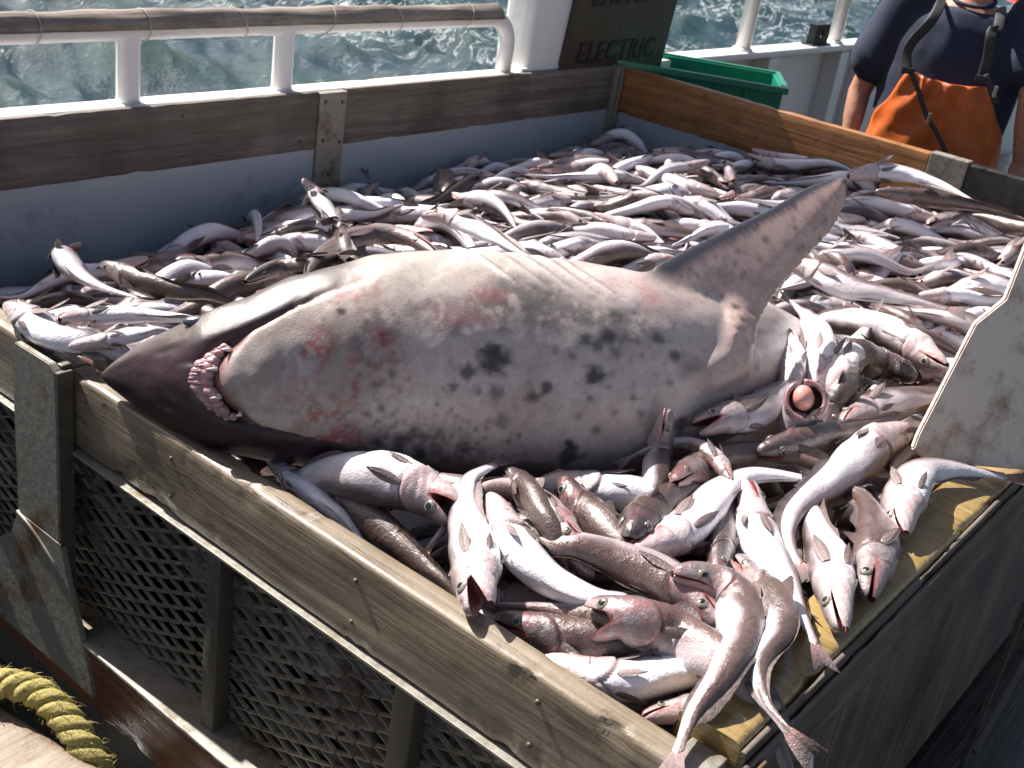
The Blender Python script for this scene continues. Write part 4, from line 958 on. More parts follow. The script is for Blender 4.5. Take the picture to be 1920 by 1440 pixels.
# shark footprint as an obstacle
shark_mask = np.zeros_like(H, bool)
for i in range(0, len(XS), 3):
    if XS[i] > 1480: continue
    c = SP[i]; r = SR[i]; a, b = cells(c[0], c[1], r); d2 = (GXm[a, b]-c[0])**2+(GYm[a, b]-c[1])**2; m = d2 < (r*.93)**2; shark_mask[a, b] |= m
def on_shark(x, y):
    i = int((x-GX0)/GS); j = int((y-GY0)/GS); return 0 <= i < GNX and 0 <= j < GNY and shark_mask[i, j]
def rand_fish2d(q):
    L = q.uniform(.33, .46); yaw = R_(-54)+q.normal(0, R_(24)) if q.rand() < .82 else q.uniform(0, 6.28)
    if q.rand() < .5: yaw += math.pi
    k1 = q.normal(0, 1.25)*(1 if q.rand() < .85 else 2); k2 = q.normal(0, 2.0); n = 10; p = np.zeros((n, 2)); a = yaw; st_ = L/(n-1)
    for i in range(1, n):
        f = i/(n-1); a += (k1+k2*math.sin(f*4.5))*st_; p[i] = p[i-1]+st_*np.array([math.cos(a), math.sin(a)])
    return p-p.mean(0), L
def try_place(q, cand, region=None, tg=None, lim=None):
    best = None
    for _ in range(cand):
        p, L = rand_fish2d(q)
        o = np.array([q.uniform(.05, WX-.05), q.uniform(.06, WY-.05)]) if region is None else np.array([q.uniform(region[0], region[1]), q.uniform(region[2], region[3])])
        x = p+o
        if x[:, 0].min() < .075 or x[:, 0].max() > WX-.03 or x[:, 1].min() < .155 or x[:, 1].max() > WY-.035: continue
        if any(on_shark(*v) for v in x): continue
        ii = ((x[:, 0]-GX0)/GS).astype(int); jj = ((x[:, 1]-GY0)/GS).astype(int)
        if float(np.max(H[ii, jj]-TGT[ii, jj])) > .10: continue
        s = float(np.mean(H[ii, jj]-TGT[ii, jj]))+.5*float(np.std(H[ii, jj]))
        if best is None or s < best[0]: best = (s, x, L)
    return best
q = np.random.RandomState(42)
UPV = np.array([0, 0, 1.])
tocam = nrm(np.array([-.62, -.45, .55]))
def rand_roll(q):
    u = q.rand(); s = 1 if q.rand() < .5 else -1
    if u < .36: return s*q.uniform(0, .6)
    if u < .85: return s*q.uniform(.6, 1.35)
    return s*q.uniform(1.7, 2.9)
def rand_tone(q):
    u = q.rand()
    if u < .56: return (q.uniform(.0, .25), q.uniform(.0, .4), q.uniform(.95, 1.12))
    if u < .74: return (q.uniform(.25, .6), q.uniform(.4, .95), q.uniform(.75, 1.0))
    return (q.uniform(.6, .9), q.uniform(.2, .8), q.uniform(.6, .9))
mound = empty('hidden_fish', (1.5, 1.1, -.3), 'dim mass of fish filling the bin beneath the countable ones', 'fish', None, 'stuff')
lowV = {'b': [], 'f': []}
def flush_low(items, name, parent, mat):
    V = []; F = []; C = []; n = 0
    for v, f, c in items: V.append(v); F.append(f+n); C.append(c); n += len(v)
    o = mesh(name, np.vstack(V), np.vstack(F), mat, parent, np.vstack(C)); o['kind'] = 'stuff'
low = []; lowf = []
def place_random(kind, b):
    s, x, L = b
    lift = None; Hs = None
    if q.rand() < .25: e_ = np.linspace(1, 0, 10)**2*q.uniform(.01, .04); lift = e_ if q.rand() < .5 else e_[::-1]
    P = drape(x, L, 1.08, lift); roll = rand_roll(q); tone = rand_tone(q); fat = q.uniform(.96, 1.2)
    if np.ptp(P[:, 2]) > .15: return None
    sp = Sp(P, tocam*.6+UPV*.4, roll, q.normal(0, .35), None); deposit(sp, fat); return sp, roll, tone, fat
# base layer
BASEF = []
for k in range(330):
    b = try_place(q, 14)
    if b is None or b[0] > -.035: continue
    pr_ = place_random('low', b)
    if pr_ is None: continue
    sp, roll, tone, fat = pr_; tone = (tone[0], tone[1], tone[2]*.9); BASEF.append((sp, roll, tone, fat))
# fish seen through the grille: stacked against it
for k in range(150):
    y = q.uniform(.05, 1.2) if k > 45 else q.uniform(1.0, 1.9); z = q.uniform(-.54, -.17); L = q.uniform(.3, .4); a_ = q.normal(0, .5); k1 = q.normal(0, 2); x0 = q.uniform(.11, .17)+.06*(y > .9); pts = []
    for i in range(6):
        f = i/5-.5; pts.append((x0+q.normal(0, .006), y+f*L*math.cos(a_+k1*f*.3), z+f*L*math.sin(a_+k1*f*.3)))
    pts = np.array(pts); pts[:, 1] = np.clip(pts[:, 1], .03, 2.2); pts[:, 2] = np.clip(pts[:, 2], -.55, -.12)
    G = fish_geo(Sp(pts[::(1 if q.rand() < .5 else -1)], (-1, 0, 0), q.uniform(-1.6, 1.6)), 3, (q.uniform(.3, .9), q.uniform(.3, .9), q.uniform(.45, .85)), 0, 1., 1000+k); low.append(G['body']); lowf.append(G['tail_fin'])
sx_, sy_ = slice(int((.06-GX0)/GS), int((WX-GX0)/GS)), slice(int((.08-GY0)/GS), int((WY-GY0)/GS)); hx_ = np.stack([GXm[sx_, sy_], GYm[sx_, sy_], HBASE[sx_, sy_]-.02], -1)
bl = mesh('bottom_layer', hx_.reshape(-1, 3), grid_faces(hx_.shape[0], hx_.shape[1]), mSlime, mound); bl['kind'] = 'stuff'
# shark goes onto the base layer
for i in range(0, len(XS), 2):
    c = SP[i]; r = SR[i]; a, b = cells(c[0], c[1], r); d2 = (GXm[a, b]-c[0])**2+(GYm[a, b]-c[1])**2
    top = np.where(d2 < r*r, c[2]+.85*np.sqrt(np.maximum(0, r*r-d2)), -9); H[a, b] = np.maximum(H[a, b], top)
FISH = []     # (sp, tone, roll, fat, jaw, lod, label or None)
# ---- hero fish traced from their poses: (label, head..tail pixel path, half width px, roll deg, tone, jaw, zoff, lift)
PA, PK, DK, GY_ = (.04,.15,1.05), (.35,.9,.85), (.85,.6,.62), (.3,.2,.95)
HEROES = [
 ('pale slim hake with dark snout wedged between front rail and shark throat', [(505,862),(545,895),(590,930),(630,962),(665,985)], 27, 10, PA, .03, -.01),
 ('dark grey-brown hake sloping down the front rail beside the open-mouthed head', [(600,880),(640,925),(700,975),(770,1040),(830,1090),(880,1135)], 42, 150, (.80,.25,.8), .03, -.01),
 ('wide pale hake body filling the gap under the shark belly', [(1010,905),(1080,915),(1150,925),(1230,935),(1300,930)], 50, 15, (.0,.0,.95), .03, -.02),
 ('blue-white hake slipping under the shark near the gaping hake', [(720,880),(790,905),(860,920),(930,930),(1000,925)], 34, 20, PA, .03, -.02),
 ('gaping hake with round dark eye and open mouth against the shark belly', [(852,975),(822,940),(780,920),(725,905),(670,900),(620,880)], 52, 78, (.12,.5,1.05), .42, .015),
 ('brownish hake hidden below with dark head beside the wide-mouthed hake', [(925,1160),(985,1178),(1060,1195),(1140,1205),(1230,1215)], 46, 110, (.9,.9,.6), .05, 0),
 ('thin brown hake tail above the dark head by the front rail', [(1250,1190),(1160,1165),(1080,1150),(1000,1138),(925,1132)], 26, 120, PK, .03, 0),
 ('dark hake with red gill edge beneath the pinkish central body', [(1120,1080),(1085,1045),(1045,1020),(1000,1000),(960,990)], 38, 120, (.95,.9,.6), .25, .0),
 ('arched pink-brown hake behind the dark red-mouthed hake', [(1100,1030),(1050,985),(1000,940),(950,920),(900,925),(860,950)], 33, 115, PK, .05, .0),
 ('greenish dark hake head poking up under the shark belly', [(950,885),(985,915),(1010,950),(1040,1000),(1060,1050)], 30, 120, (.7,.2,.7), .1, .0),
 ('dark hake with red open mouth pointing up at the shark belly', [(1050,900),(1085,950),(1130,990),(1170,1030),(1220,1060)], 46, 140, (1.,.9,.55), .30, .01),
 ('dark round-headed hake with a red scrape above its eye', [(1180,1010),(1220,965),(1270,930),(1330,920),(1400,925)], 52, 160, (1.,.7,.55), .04, .01),
 ('white-bellied hake standing head down at the front rail with open mouth', [(893,1148),(890,1080),(878,1015),(868,955),(880,900),(930,870)], 52, 62, (.02,.25,1.08), .38, .03),
 ('long white-bellied hake curving from centre to beside the wide-open mouth', [(920,930),(955,1000),(1000,1062),(1065,1105),(1140,1128),(1220,1120)], 46, 20, (.0,.35,1.08), .08, .02),
 ('dark slim hake squeezed upright between two pale hakes', [(1345,1085),(1350,1030),(1360,975),(1380,930),(1400,890)], 34, 150, (.8,.4,.7), .03, 0),
 ('reddish-brown hake arching under the slate-backed one below the shark fin', [(1265,905),(1330,868),(1410,852),(1490,860),(1560,880),(1620,900)], 36, 115, (.55,.8,.8), .04, .02),
 ('pale hake with folded gills lying nose left across the centre', [(1170,1040),(1225,1022),(1290,985),(1345,925),(1410,893),(1490,895),(1570,910)], 46, 40, (.0,.4,1.08), .05, .03),
 ('pinkish scaled hake running under the grey-headed hake', [(1350,1175),(1300,1120),(1235,1085),(1160,1055),(1085,1025),(1015,1012)], 44, 118, (.38,.85,.8), .04, .02),
 ('purple-brown hake with big dark eye head down on ochre rail', [(1628,1122),(1632,1065),(1640,1000),(1625,945),(1590,915),(1540,900)], 44, 100, (.5,.6,.85), .08, .02),
 ('pale hake pointing its snout up between curved neighbours', [(1403,900),(1412,955),(1432,1020),(1470,1085),(1500,1150),(1530,1210)], 42, 55, (.03,.3,1.06), .15, .03),
 ('small hake belly strip under the snout-up hake touching ochre rail', [(1420,1080),(1450,1120),(1480,1160),(1495,1190)], 34, 20, PA, .03, 0),
 ('silvery hake head down over the ochre rail with closed jaw', [(1578,1182),(1565,1115),(1548,1050),(1525,985),(1520,925),(1560,880)], 44, 72, (.1,.2,1.05), .06, .035),
 ('white hake turning sharply nose down at the right end of heap', [(1695,1002),(1690,950),(1712,895),(1765,880),(1830,885),(1890,895)], 43, 60, (.08,.4,1.02), .05, .02),
 ('curved silver hake with bright eye arched over the ochre-rail group', [(1705,808),(1650,830),(1600,880),(1535,925),(1490,960),(1478,1010),(1500,1060)], 44, 70, (.1,.45,1.04), .12, .04),
 ('white-bellied hake lying flat in the near corner of bin', [(1020,1235),(1090,1262),(1170,1275),(1250,1262),(1330,1250),(1400,1240)], 50, 15, (.0,.35,1.05), .05, .0),
 ('small grey hake head tucked into the near corner', [(1205,1345),(1255,1335),(1310,1325),(1360,1310)], 32, 60, (.3,.5,.9), .08, .0),
 ('grey-pink hake with mouth gaping widest and big round eye', [(1098,1150),(1165,1155),(1235,1175),(1300,1205),(1350,1235),(1400,1260)], 52, 95, (.35,.85,.9), .62, .03),
 ('brown hake draped over the bin corner with drooping tail', [(1262,1075),(1320,1085),(1380,1120),(1392,1190),(1350,1270),(1300,1335),(1268,1415)], 49, 118, (.25,.55,.9), .04, .045),
 ('silver-green hake bent over ochre rail with forked grey tail', [(1380,1045),(1415,1085),(1455,1130),(1468,1180),(1425,1240),(1432,1310),(1480,1375)], 38, 112, (.32,.1,.95), .1, .045),
 # around shark's rear and fin
 ('left of three pale hakes hanging side by side below the shark fin', [(1475,745),(1482,695),(1478,645),(1455,600),(1425,570)], 33, 15, PA, .03, .02),
 ('middle of three pale hakes hanging side by side below the shark fin', [(1515,760),(1530,705),(1535,655),(1515,600),(1480,565)], 42, 15, (.0,.1,1.05), .03, .03),
 ('right of three pale hakes hanging side by side, thick pinkish belly', [(1528,770),(1560,715),(1592,665),(1618,625),(1640,590)], 44, 20, (.0,.45,1.0), .03, .03),
 ('silver hake nose left with jaw against shark flank', [(1300,800),(1350,785),(1410,770),(1460,740),(1500,700)], 36, 80, (.3,.2,.9), .25, .06),
 ('dark vertical hake behind the tongue-showing hake', [(1545,805),(1565,755),(1590,705),(1610,660)], 32, 160, (.9,.3,.6), .03, .02),
 ('pale-bellied dark-backed hake beside the white board edge', [(1580,795),(1625,765),(1685,748),(1740,745),(1800,750)], 34, 60, (.35,.4,.9), .03, .04),
 ('long dark brown hake lying across below the tongue-showing hake', [(1420,850),(1490,832),(1570,815),(1650,795),(1720,770)], 38, 150, (.9,.6,.62), .05, .04),
 ('dark hake with round red mouth facing the white board', [(1722,712),(1680,692),(1635,678),(1590,650)], 42, 170, (1.,.5,.5), .5, .03),
 ('hake with bright eye pointing at the white board', [(1772,690),(1735,668),(1690,645),(1630,615),(1560,590)], 36, 85, (.15,.2,1.05), .1, .02),
 ('hake nose left with orange-tinged snout behind the shark fin', [(1465,492),(1520,505),(1590,535),(1650,550),(1720,565),(1780,580)], 27, 70, (.12,.4,1.0), .1, .02),
 ('grey hake snout standing upright against the shark flank', [(1252,765),(1243,810),(1238,860),(1228,905)], 27, 90, (.35,.2,.9), .08, .07),
 ('thin pinkish hake tail with red bruise curling over the shark flank', [(1370,900),(1340,862),(1290,835),(1240,838),(1200,850),(1175,862)], 19, 100, (.3,.9,.9), .03, .06),
 # left and rear
 ('long reddish-brown hake arched along the shark upper edge', [(820,478),(770,448),(700,440),(640,462),(590,495),(570,530)], 22, 120, (.55,.9,.8), .03, .06),
 ('small dark hake head pointing straight up behind shark', [(632,392),(640,430),(650,475),(670,520)], 19, 120, (.6,.3,.7), .05, .05),
 ('pale hake leaning on the back panel beside steel upright', [(570,338),(590,362),(615,395),(640,430),(660,470)], 19, 40, PA, .03, .05),
 ('broad pale hake rearing up at left end near back panel', [(112,470),(135,500),(165,525),(210,545),(270,560)], 30, 30, (.3,.3,.9), .03, .0),
 ('hake with wrinkled gills hanging over the front rail corner', [(15,570),(60,600),(105,625),(150,640),(200,640)], 34, 60, (.1,.3,.95), .1, .04),
 ('long flat pale hake above the steel hook strap', [(110,600),(180,592),(250,590),(320,595),(390,600)], 22, 20, PA, .03, .03),
 ('pale hake just above shark snout pointing left', [(130,650),(190,640),(250,630),(320,610)], 20, 15, PA, .03, .03),
 ('dark spotted hake curving behind the shark head', [(460,528),(510,505),(570,500),(640,490),(700,500)], 22, 150, (.85,.3,.6), .03, .05),
 ('brown-backed hake lying diagonally above the shark head', [(190,497),(250,520),(310,540),(370,550),(430,555)], 24, 130, (.6,.4,.8), .03, .05),
 ('smooth white hake arching just behind shark back', [(790,405),(860,410),(920,440),(970,470),(1010,490)], 22, 60, (.25,.3,1.), .03, .06),
 ('dark tail-end hake against black plank at far right', [(1640,360),(1720,368),(1800,380),(1870,395),(1940,420)], 19, 150, (.7,.5,.7), .03, .0),
 ('pale hake rising just beyond the shark fin tip', [(1590,330),(1650,322),(1710,330),(1770,350),(1830,378)], 21, 30, PA, .03, .0),
]
# upper random layer first (under and around the heroes)
upper = []
fails = 0
TGT_ = TGT.copy()
tries = 0
NUP = 430
while len(upper) < NUP and tries < 2200:
    tries += 1
    b = try_place(q, 22)
    if b is None: continue
    if b[0] > .035:
        fails += 1
        if fails > 25: break
        continue
    pr_ = place_random('up', b)
    if pr_ is not None: upper.append(pr_)
upper = BASEF+upper
print('fish: ', 'upper', len(upper), 'mean H-TGT', float((H-TGT)[~shark_mask].mean()))
# heroes rest on the heap; what lies nearer along the line of sight keeps them apart
DB = np.full((200, 260), 99.)     # coarse depth of shark and placed heroes, 8 px cells from (-80,-80)
def dput(P, rr):
    c = proj(P); rp_ = rr*FPX/c[2]; i0, i1 = int((c[1]-rp_+80)/8), int((c[1]+rp_+80)/8)+1; j0, j1 = int((c[0]-rp_+80)/8), int((c[0]+rp_+80)/8)+1
    for i in range(max(0, i0), min(200, i1)):
        for j in range(max(0, j0), min(260, j1)):
            d2 = ((j+.5)*8-80-c[0])**2+((i+.5)*8-80-c[1])**2
            if d2 < rp_*rp_: DB[i, j] = min(DB[i, j], c[2]-rr*math.sqrt(1-d2/rp_**2))
for i in range(0, len(XS), 2): dput(SP[i], SR[i]*.9)
for (lab, px, hw, roll, tone, jaw, zo) in HEROES:
    px3, _ = catmull(np.c_[np.array(px, float), np.zeros(len(px))], 12); px2 = px3[:, :2]; n_ = 12
    tp = np.linspace(.03, .97, n_); P = np.zeros((n_, 3)); dd_ = np.zeros(n_); rmid = hw*proj(PZ(px2[5], .03))[2]/FPX
    for i in range(n_):
        z_ = .03
        for _ in range(3):
            c_ = PZ(px2[i], z_); z_ = float(target(np.array(c_[0]), np.array(c_[1])))+.045+min(zo, .05)*.5
            if zo < 0: z_ -= .03*float(sst(.22, .06, c_[0]))
            elif zo > .016 and (c_[0] < .085 or c_[1] < .11): z_ = max(z_, (.032 if c_[0] < .085 else .062)-.012+rmid*(prof(tp[i])[1]/.073)*.55)
        base_d = proj(PZ(px2[i], z_))[2]; ri = rmid*prof(tp[i])[1]/.073; rp_ = ri*.5*FPX/base_d
        ii0, ii1 = int((px2[i, 1]-rp_+80)/8), int((px2[i, 1]+rp_+80)/8)+1; jj0, jj1 = int((px2[i, 0]-rp_+80)/8), int((px2[i, 0]+rp_+80)/8)+1
        fr = np.percentile(DB[ii0:ii1, jj0:jj1], 30); dd_[i] = max(min(base_d, fr-ri*.45), base_d-.11 if zo < .035 else base_d-.35)
    for _ in range(3): dd_[1:-1] = .25*dd_[:-2]+.5*dd_[1:-1]+.25*dd_[2:]
    for i in range(n_):
        rr_ = ray(px2[i]); P[i] = CAM+rr_/FPX*dd_[i]
    L = float(np.sum(np.linalg.norm(np.diff(P, axis=0), axis=1))); fat_r = hw*dd_[4]/FPX
    Lr_ = max(L, min(.42, fat_r/.0655/1.12)); fat = min(1.6, fat_r/(.0655*Lr_))
    if Lr_ > L*1.03:      # the hidden rear dives under its neighbours
        dd = P[-1]-P[-3]; dd[2] = 0; dd = nrm(dd); st_ = (Lr_-L)/4; P[-2, 2] -= .006; P[-1, 2] -= .014; z_ = P[-1, 2]; ex_l = []
        for k_ in range(1, 5): z_ -= st_*min(.8, .35+.15*k_); ex_l.append([P[-1, 0]+dd[0]*st_*k_*.8, P[-1, 1]+dd[1]*st_*k_*.8, z_])
        P = np.vstack([P, ex_l])
    sp = Sp(P, nrm(CAM-P.mean(0))*.85+UPV*.15, R_(roll), .0, None)
    for t_ in np.linspace(.03, min(1, L/Lr_)*.95, 14):
        dput(sp.at(np.array([t_]))[0][0], sp.L*fat*sum(prof(t_)[:2])/2*.9)
    print('%.2f %.2f %.2f %s' % (L, Lr_, fat, lab))
    FISH.append((sp, tone, R_(roll), fat, jaw, 2, lab))
# which of the heap's fish can be seen: coarse id buffer of everything in the bin
VB = np.full((300, 400), 99.); VI = np.full((300, 400), -1)
def vput(P, rr, k):
    c = proj(P); rp_ = rr*FPX/c[2]; i0, i1 = max(0, int((c[1]-rp_)/4.8)), min(300, int((c[1]+rp_)/4.8)+1); j0, j1 = max(0, int((c[0]-rp_)/4.8)), min(400, int((c[0]+rp_)/4.8)+1)
    if i0 >= i1 or j0 >= j1: return
    ii, jj = np.mgrid[i0:i1, j0:j1]; d2 = ((jj+.5)*4.8-c[0])**2+((ii+.5)*4.8-c[1])**2; d = c[2]-rr*np.sqrt(np.clip(1-d2/rp_**2, 0, 1)); m = (d2 < rp_*rp_) & (d < VB[i0:i1, j0:j1])
    VB[i0:i1, j0:j1][m] = d[m]; VI[i0:i1, j0:j1][m] = k
for i in range(0, len(XS), 2): vput(SP[i], SR[i]*.95, 9999)
for a_, b_, c_ in (secs[3:4]+secs[3:4]+[((1240,490),(1400,652))])[0:0]: pass
for t in np.linspace(2, 11, 60):
    for f_ in np.linspace(0, 1, 14): vput(PL(cr1(lead, t)*(1-f_)+cr1(trail, t)*f_, Af, Nf), .02, 9999)
for jx in range(1710, 1920, 14):
    for iy in range(470, 880, 14):
        if iy > 842-(jx-1712)*1.6: vput(PL((jx, iy), P0, nn_b), .012, 9999)
def vfish(sp, fat, k):
    for t_ in np.linspace(.02, .98, 24): vput(sp.at(np.array([t_]))[0][0], sp.L*fat*sum(prof(t_)[:2])/2*.95, k)
for k, f_ in enumerate(FISH): vfish(f_[0], f_[3], 5000+k)
for k, u_ in enumerate(upper): vfish(u_[0], u_[3], k)
cnt = np.bincount(VI[(VI >= 0) & (VI < 5000)].ravel(), minlength=len(upper)); order = np.argsort(-cnt)
keep = [k for k in order if cnt[k] > 7][:300-len(HEROES)-2]; ks = set(keep)
for k, (sp, roll, tone, fat) in enumerate(upper):
    if k in ks: continue
    G = fish_geo(sp, 0, tone, .05, fat, 3000+k); low.append(G['body']); low += [G['eye-1'], G['eye1']]; lowf += [G['tail_fin'], G['second_dorsal_fin'], G['pectoral_fin1'], G['lower_jaw']]
VIS = {k: np.argwhere(VI == k).mean(0)[::-1]*4.8 for k in keep}
upper_k = [(k, upper[k]) for k in sorted(keep)]
flush_low(low, 'packed_bodies', mound, mFish); flush_low(lowf, 'packed_fins', mound, mFin)
# landmarks for labels of the heap's other fish
LM = [('shark snout', 190, 650), ('shark head', 430, 540), ('shark back', 850, 455), ('fin base', 1190, 470), ('fin edge', 1380, 380), ('fin tip', 1560, 320), ('fin rear', 1470, 560),
      ('left corner', 40, 540), ('back-left plank', 260, 420), ('steel upright', 620, 350), ('back panel middle', 850, 290), ('far corner', 1120, 250), ('green crate', 1320, 270), ('orange plank', 1560, 310),
      ('steel clip', 1780, 330), ('black plank', 1890, 370), ('white board tip', 1890, 470), ('white board notch', 1830, 590), ('white board edge', 1750, 740), ('heap middle', 1100, 370), ('ochre rail', 1560, 1000), ('front rail', 900, 1080), ('shark belly', 1100, 900)]
DIRN = ['right', 'lower right', 'camera', 'lower left', 'left', 'upper left', 'sea', 'upper right']
rec = []
for kk_, (sp, roll, tone, fat) in upper_k:
    h = proj(sp.C[2]); m = VIS[kk_]; tl = proj(sp.C[-2]); ang = math.atan2(h[1]-tl[1], h[0]-tl[0]); di = int(round(ang/(math.pi/4))) % 8
    ds = sorted(LM, key=lambda l_: math.hypot(l_[1]-m[0], (l_[2]-m[1])*1.5)); tn = 'dark' if tone[0] > .55 else ('pinkish' if tone[1] > .5 and tone[0] > .2 else 'pale')
    ar = abs(math.degrees(roll)); po = 'belly-up' if ar < 30 else ('side-lying' if ar < 95 else 'back-up')
    rec.append([f'{tn} {po} hake, head to {DIRN[di]}, by {ds[0][0]}, towards {ds[1][0]}', m[0], sp, roll, tone, fat])
byl = {}
for r in rec: byl.setdefault(r[0], []).append(r)
ORD = ['leftmost', 'second from left', 'third from left', 'fourth from left', 'fifth from left', 'sixth from left']
for lab, rs_ in byl.items():
    if len(rs_) > 1:
        rs_.sort(key=lambda r: r[1])
        for k, r in enumerate(rs_): r[0] = ('rightmost' if k == len(rs_)-1 else ORD[min(k, 5)])+' '+lab.replace(', towards', ' towards')
for r in rec: FISH.append((r[2], r[4], r[3], r[5], rnd.choice((.03, .05, .1, .3)), 1 if proj(r[2].C[40])[2] < 2.9 else 0, r[0]))
for k, (sp, tone, roll, fat, jaw, lod, lab) in enumerate(FISH):
    c = sp.C[40]; root = empty('hake', c, lab, 'fish', 'hake heaped in the bin'); root['group'] = 'hake heaped in the bin'
    link_fish(fish_geo(sp, lod, tone, jaw, fat, 5000+k), root)
# tongue-showing open mouth fish: round mouth facing the camera
def gaper():
    c = PZ((1510, 752), .12); axv = nrm(CAM-c+np.array([0, 0, .35])); dn = PZ((1480, 850), .06)-c; dn = nrm(dn)
    pts = [c+axv*.01, c-axv*.025+dn*.008, c-axv*.05+dn*.04, c-axv*.09+dn*.08, c-axv*.14+dn*.11]
    root = empty('hake', c, 'hake with mouth stretched open round a pink ball-like swollen stomach', 'fish', 'hake heaped in the bin')
    P, L0 = catmull(pts, 24); V = []; C = []; n = 28; T = np.gradient(P, axis=0); T /= np.linalg.norm(T, axis=1)[:, None]; u = np.array([RW[0,0], RW[1,0], RW[2,0]])
    rads = np.interp(np.linspace(0, 1, 24), [0, .08, .3, .7, 1], [.033, .036, .036, .03, .02])
    for i in range(24):
        uu = nrm(u-T[i]*np.dot(u, T[i])); vv = np.cross(T[i], uu)
        for j in range(n):
            a_ = 2*math.pi*j/n; k = 1+.20*math.cos(2*a_+.6)+.09*math.cos(3*a_+1)+.04*math.sin(5*a_+i*.3); V.append(P[i]+rads[i]*k*(math.cos(a_)*uu+math.sin(a_)*vv)); C.append(np.array([.56,.46,.47])*(.75+.25*math.sin(a_*3+i*.4)))
    off = len(V)
    for i in range(8):      # inside of the mouth
        for j in range(n):
            a_ = 2*math.pi*j/n; uu = nrm(u-T[0]*np.dot(u, T[0])); vv = np.cross(T[0], uu); k = (1+.20*math.cos(2*a_+.6)+.09*math.cos(3*a_+1))*(.92-.03*i); V.append(P[0]-axv*(.005+i*.006)+rads[0]*k*(math.cos(a_)*uu+math.sin(a_)*vv)); C.append(np.array([.30,.08,.07]))
    F = np.vstack([grid_faces(24, n, True), grid_faces(8, n, True, off)]); j = np.arange(n); F = np.vstack([F, np.stack([j, (j+1) % n, off+(j+1) % n, off+j], -1)])
    mesh('body', V, F, mFish, root, np.array(C))
    blob('swollen_stomach', c+axv*.004-u*.005+np.array([0, 0, .006]), u*.021, np.cross(axv, u)*.025, axv*.024, mMouth, root, lambda T_: np.ones(T_.shape+(3,))*np.array([.66,.30,.25]))
    for s_ in (-1, 1):
        ring_ = [c+axv*.012+(math.cos(a_)*u*s_+math.sin(a_)*np.cross(axv, u)*s_)*.036 for a_ in np.linspace(-1.1, 1.6, 20)]
        MB().tube(ring_, .005, 8, True, (.36,.20,.20)).build('jaw_edge', mFish, root, True)
gaper()
# fish lying in the dark under the side panel
sp = Sp([PYp(a_, -.40) for a_ in ((1940, 1385), (1900, 1400), (1860, 1412), (1810, 1425))], nrm(CAM), R_(40), 0, .36)
root = empty('hake', sp.C[40], 'dim hake lying below the bin beside the diagonal strut', 'fish', 'hake heaped in the bin'); link_fish(fish_geo(sp, 1, (.2, .4, .9), .05, 1., 77), root)

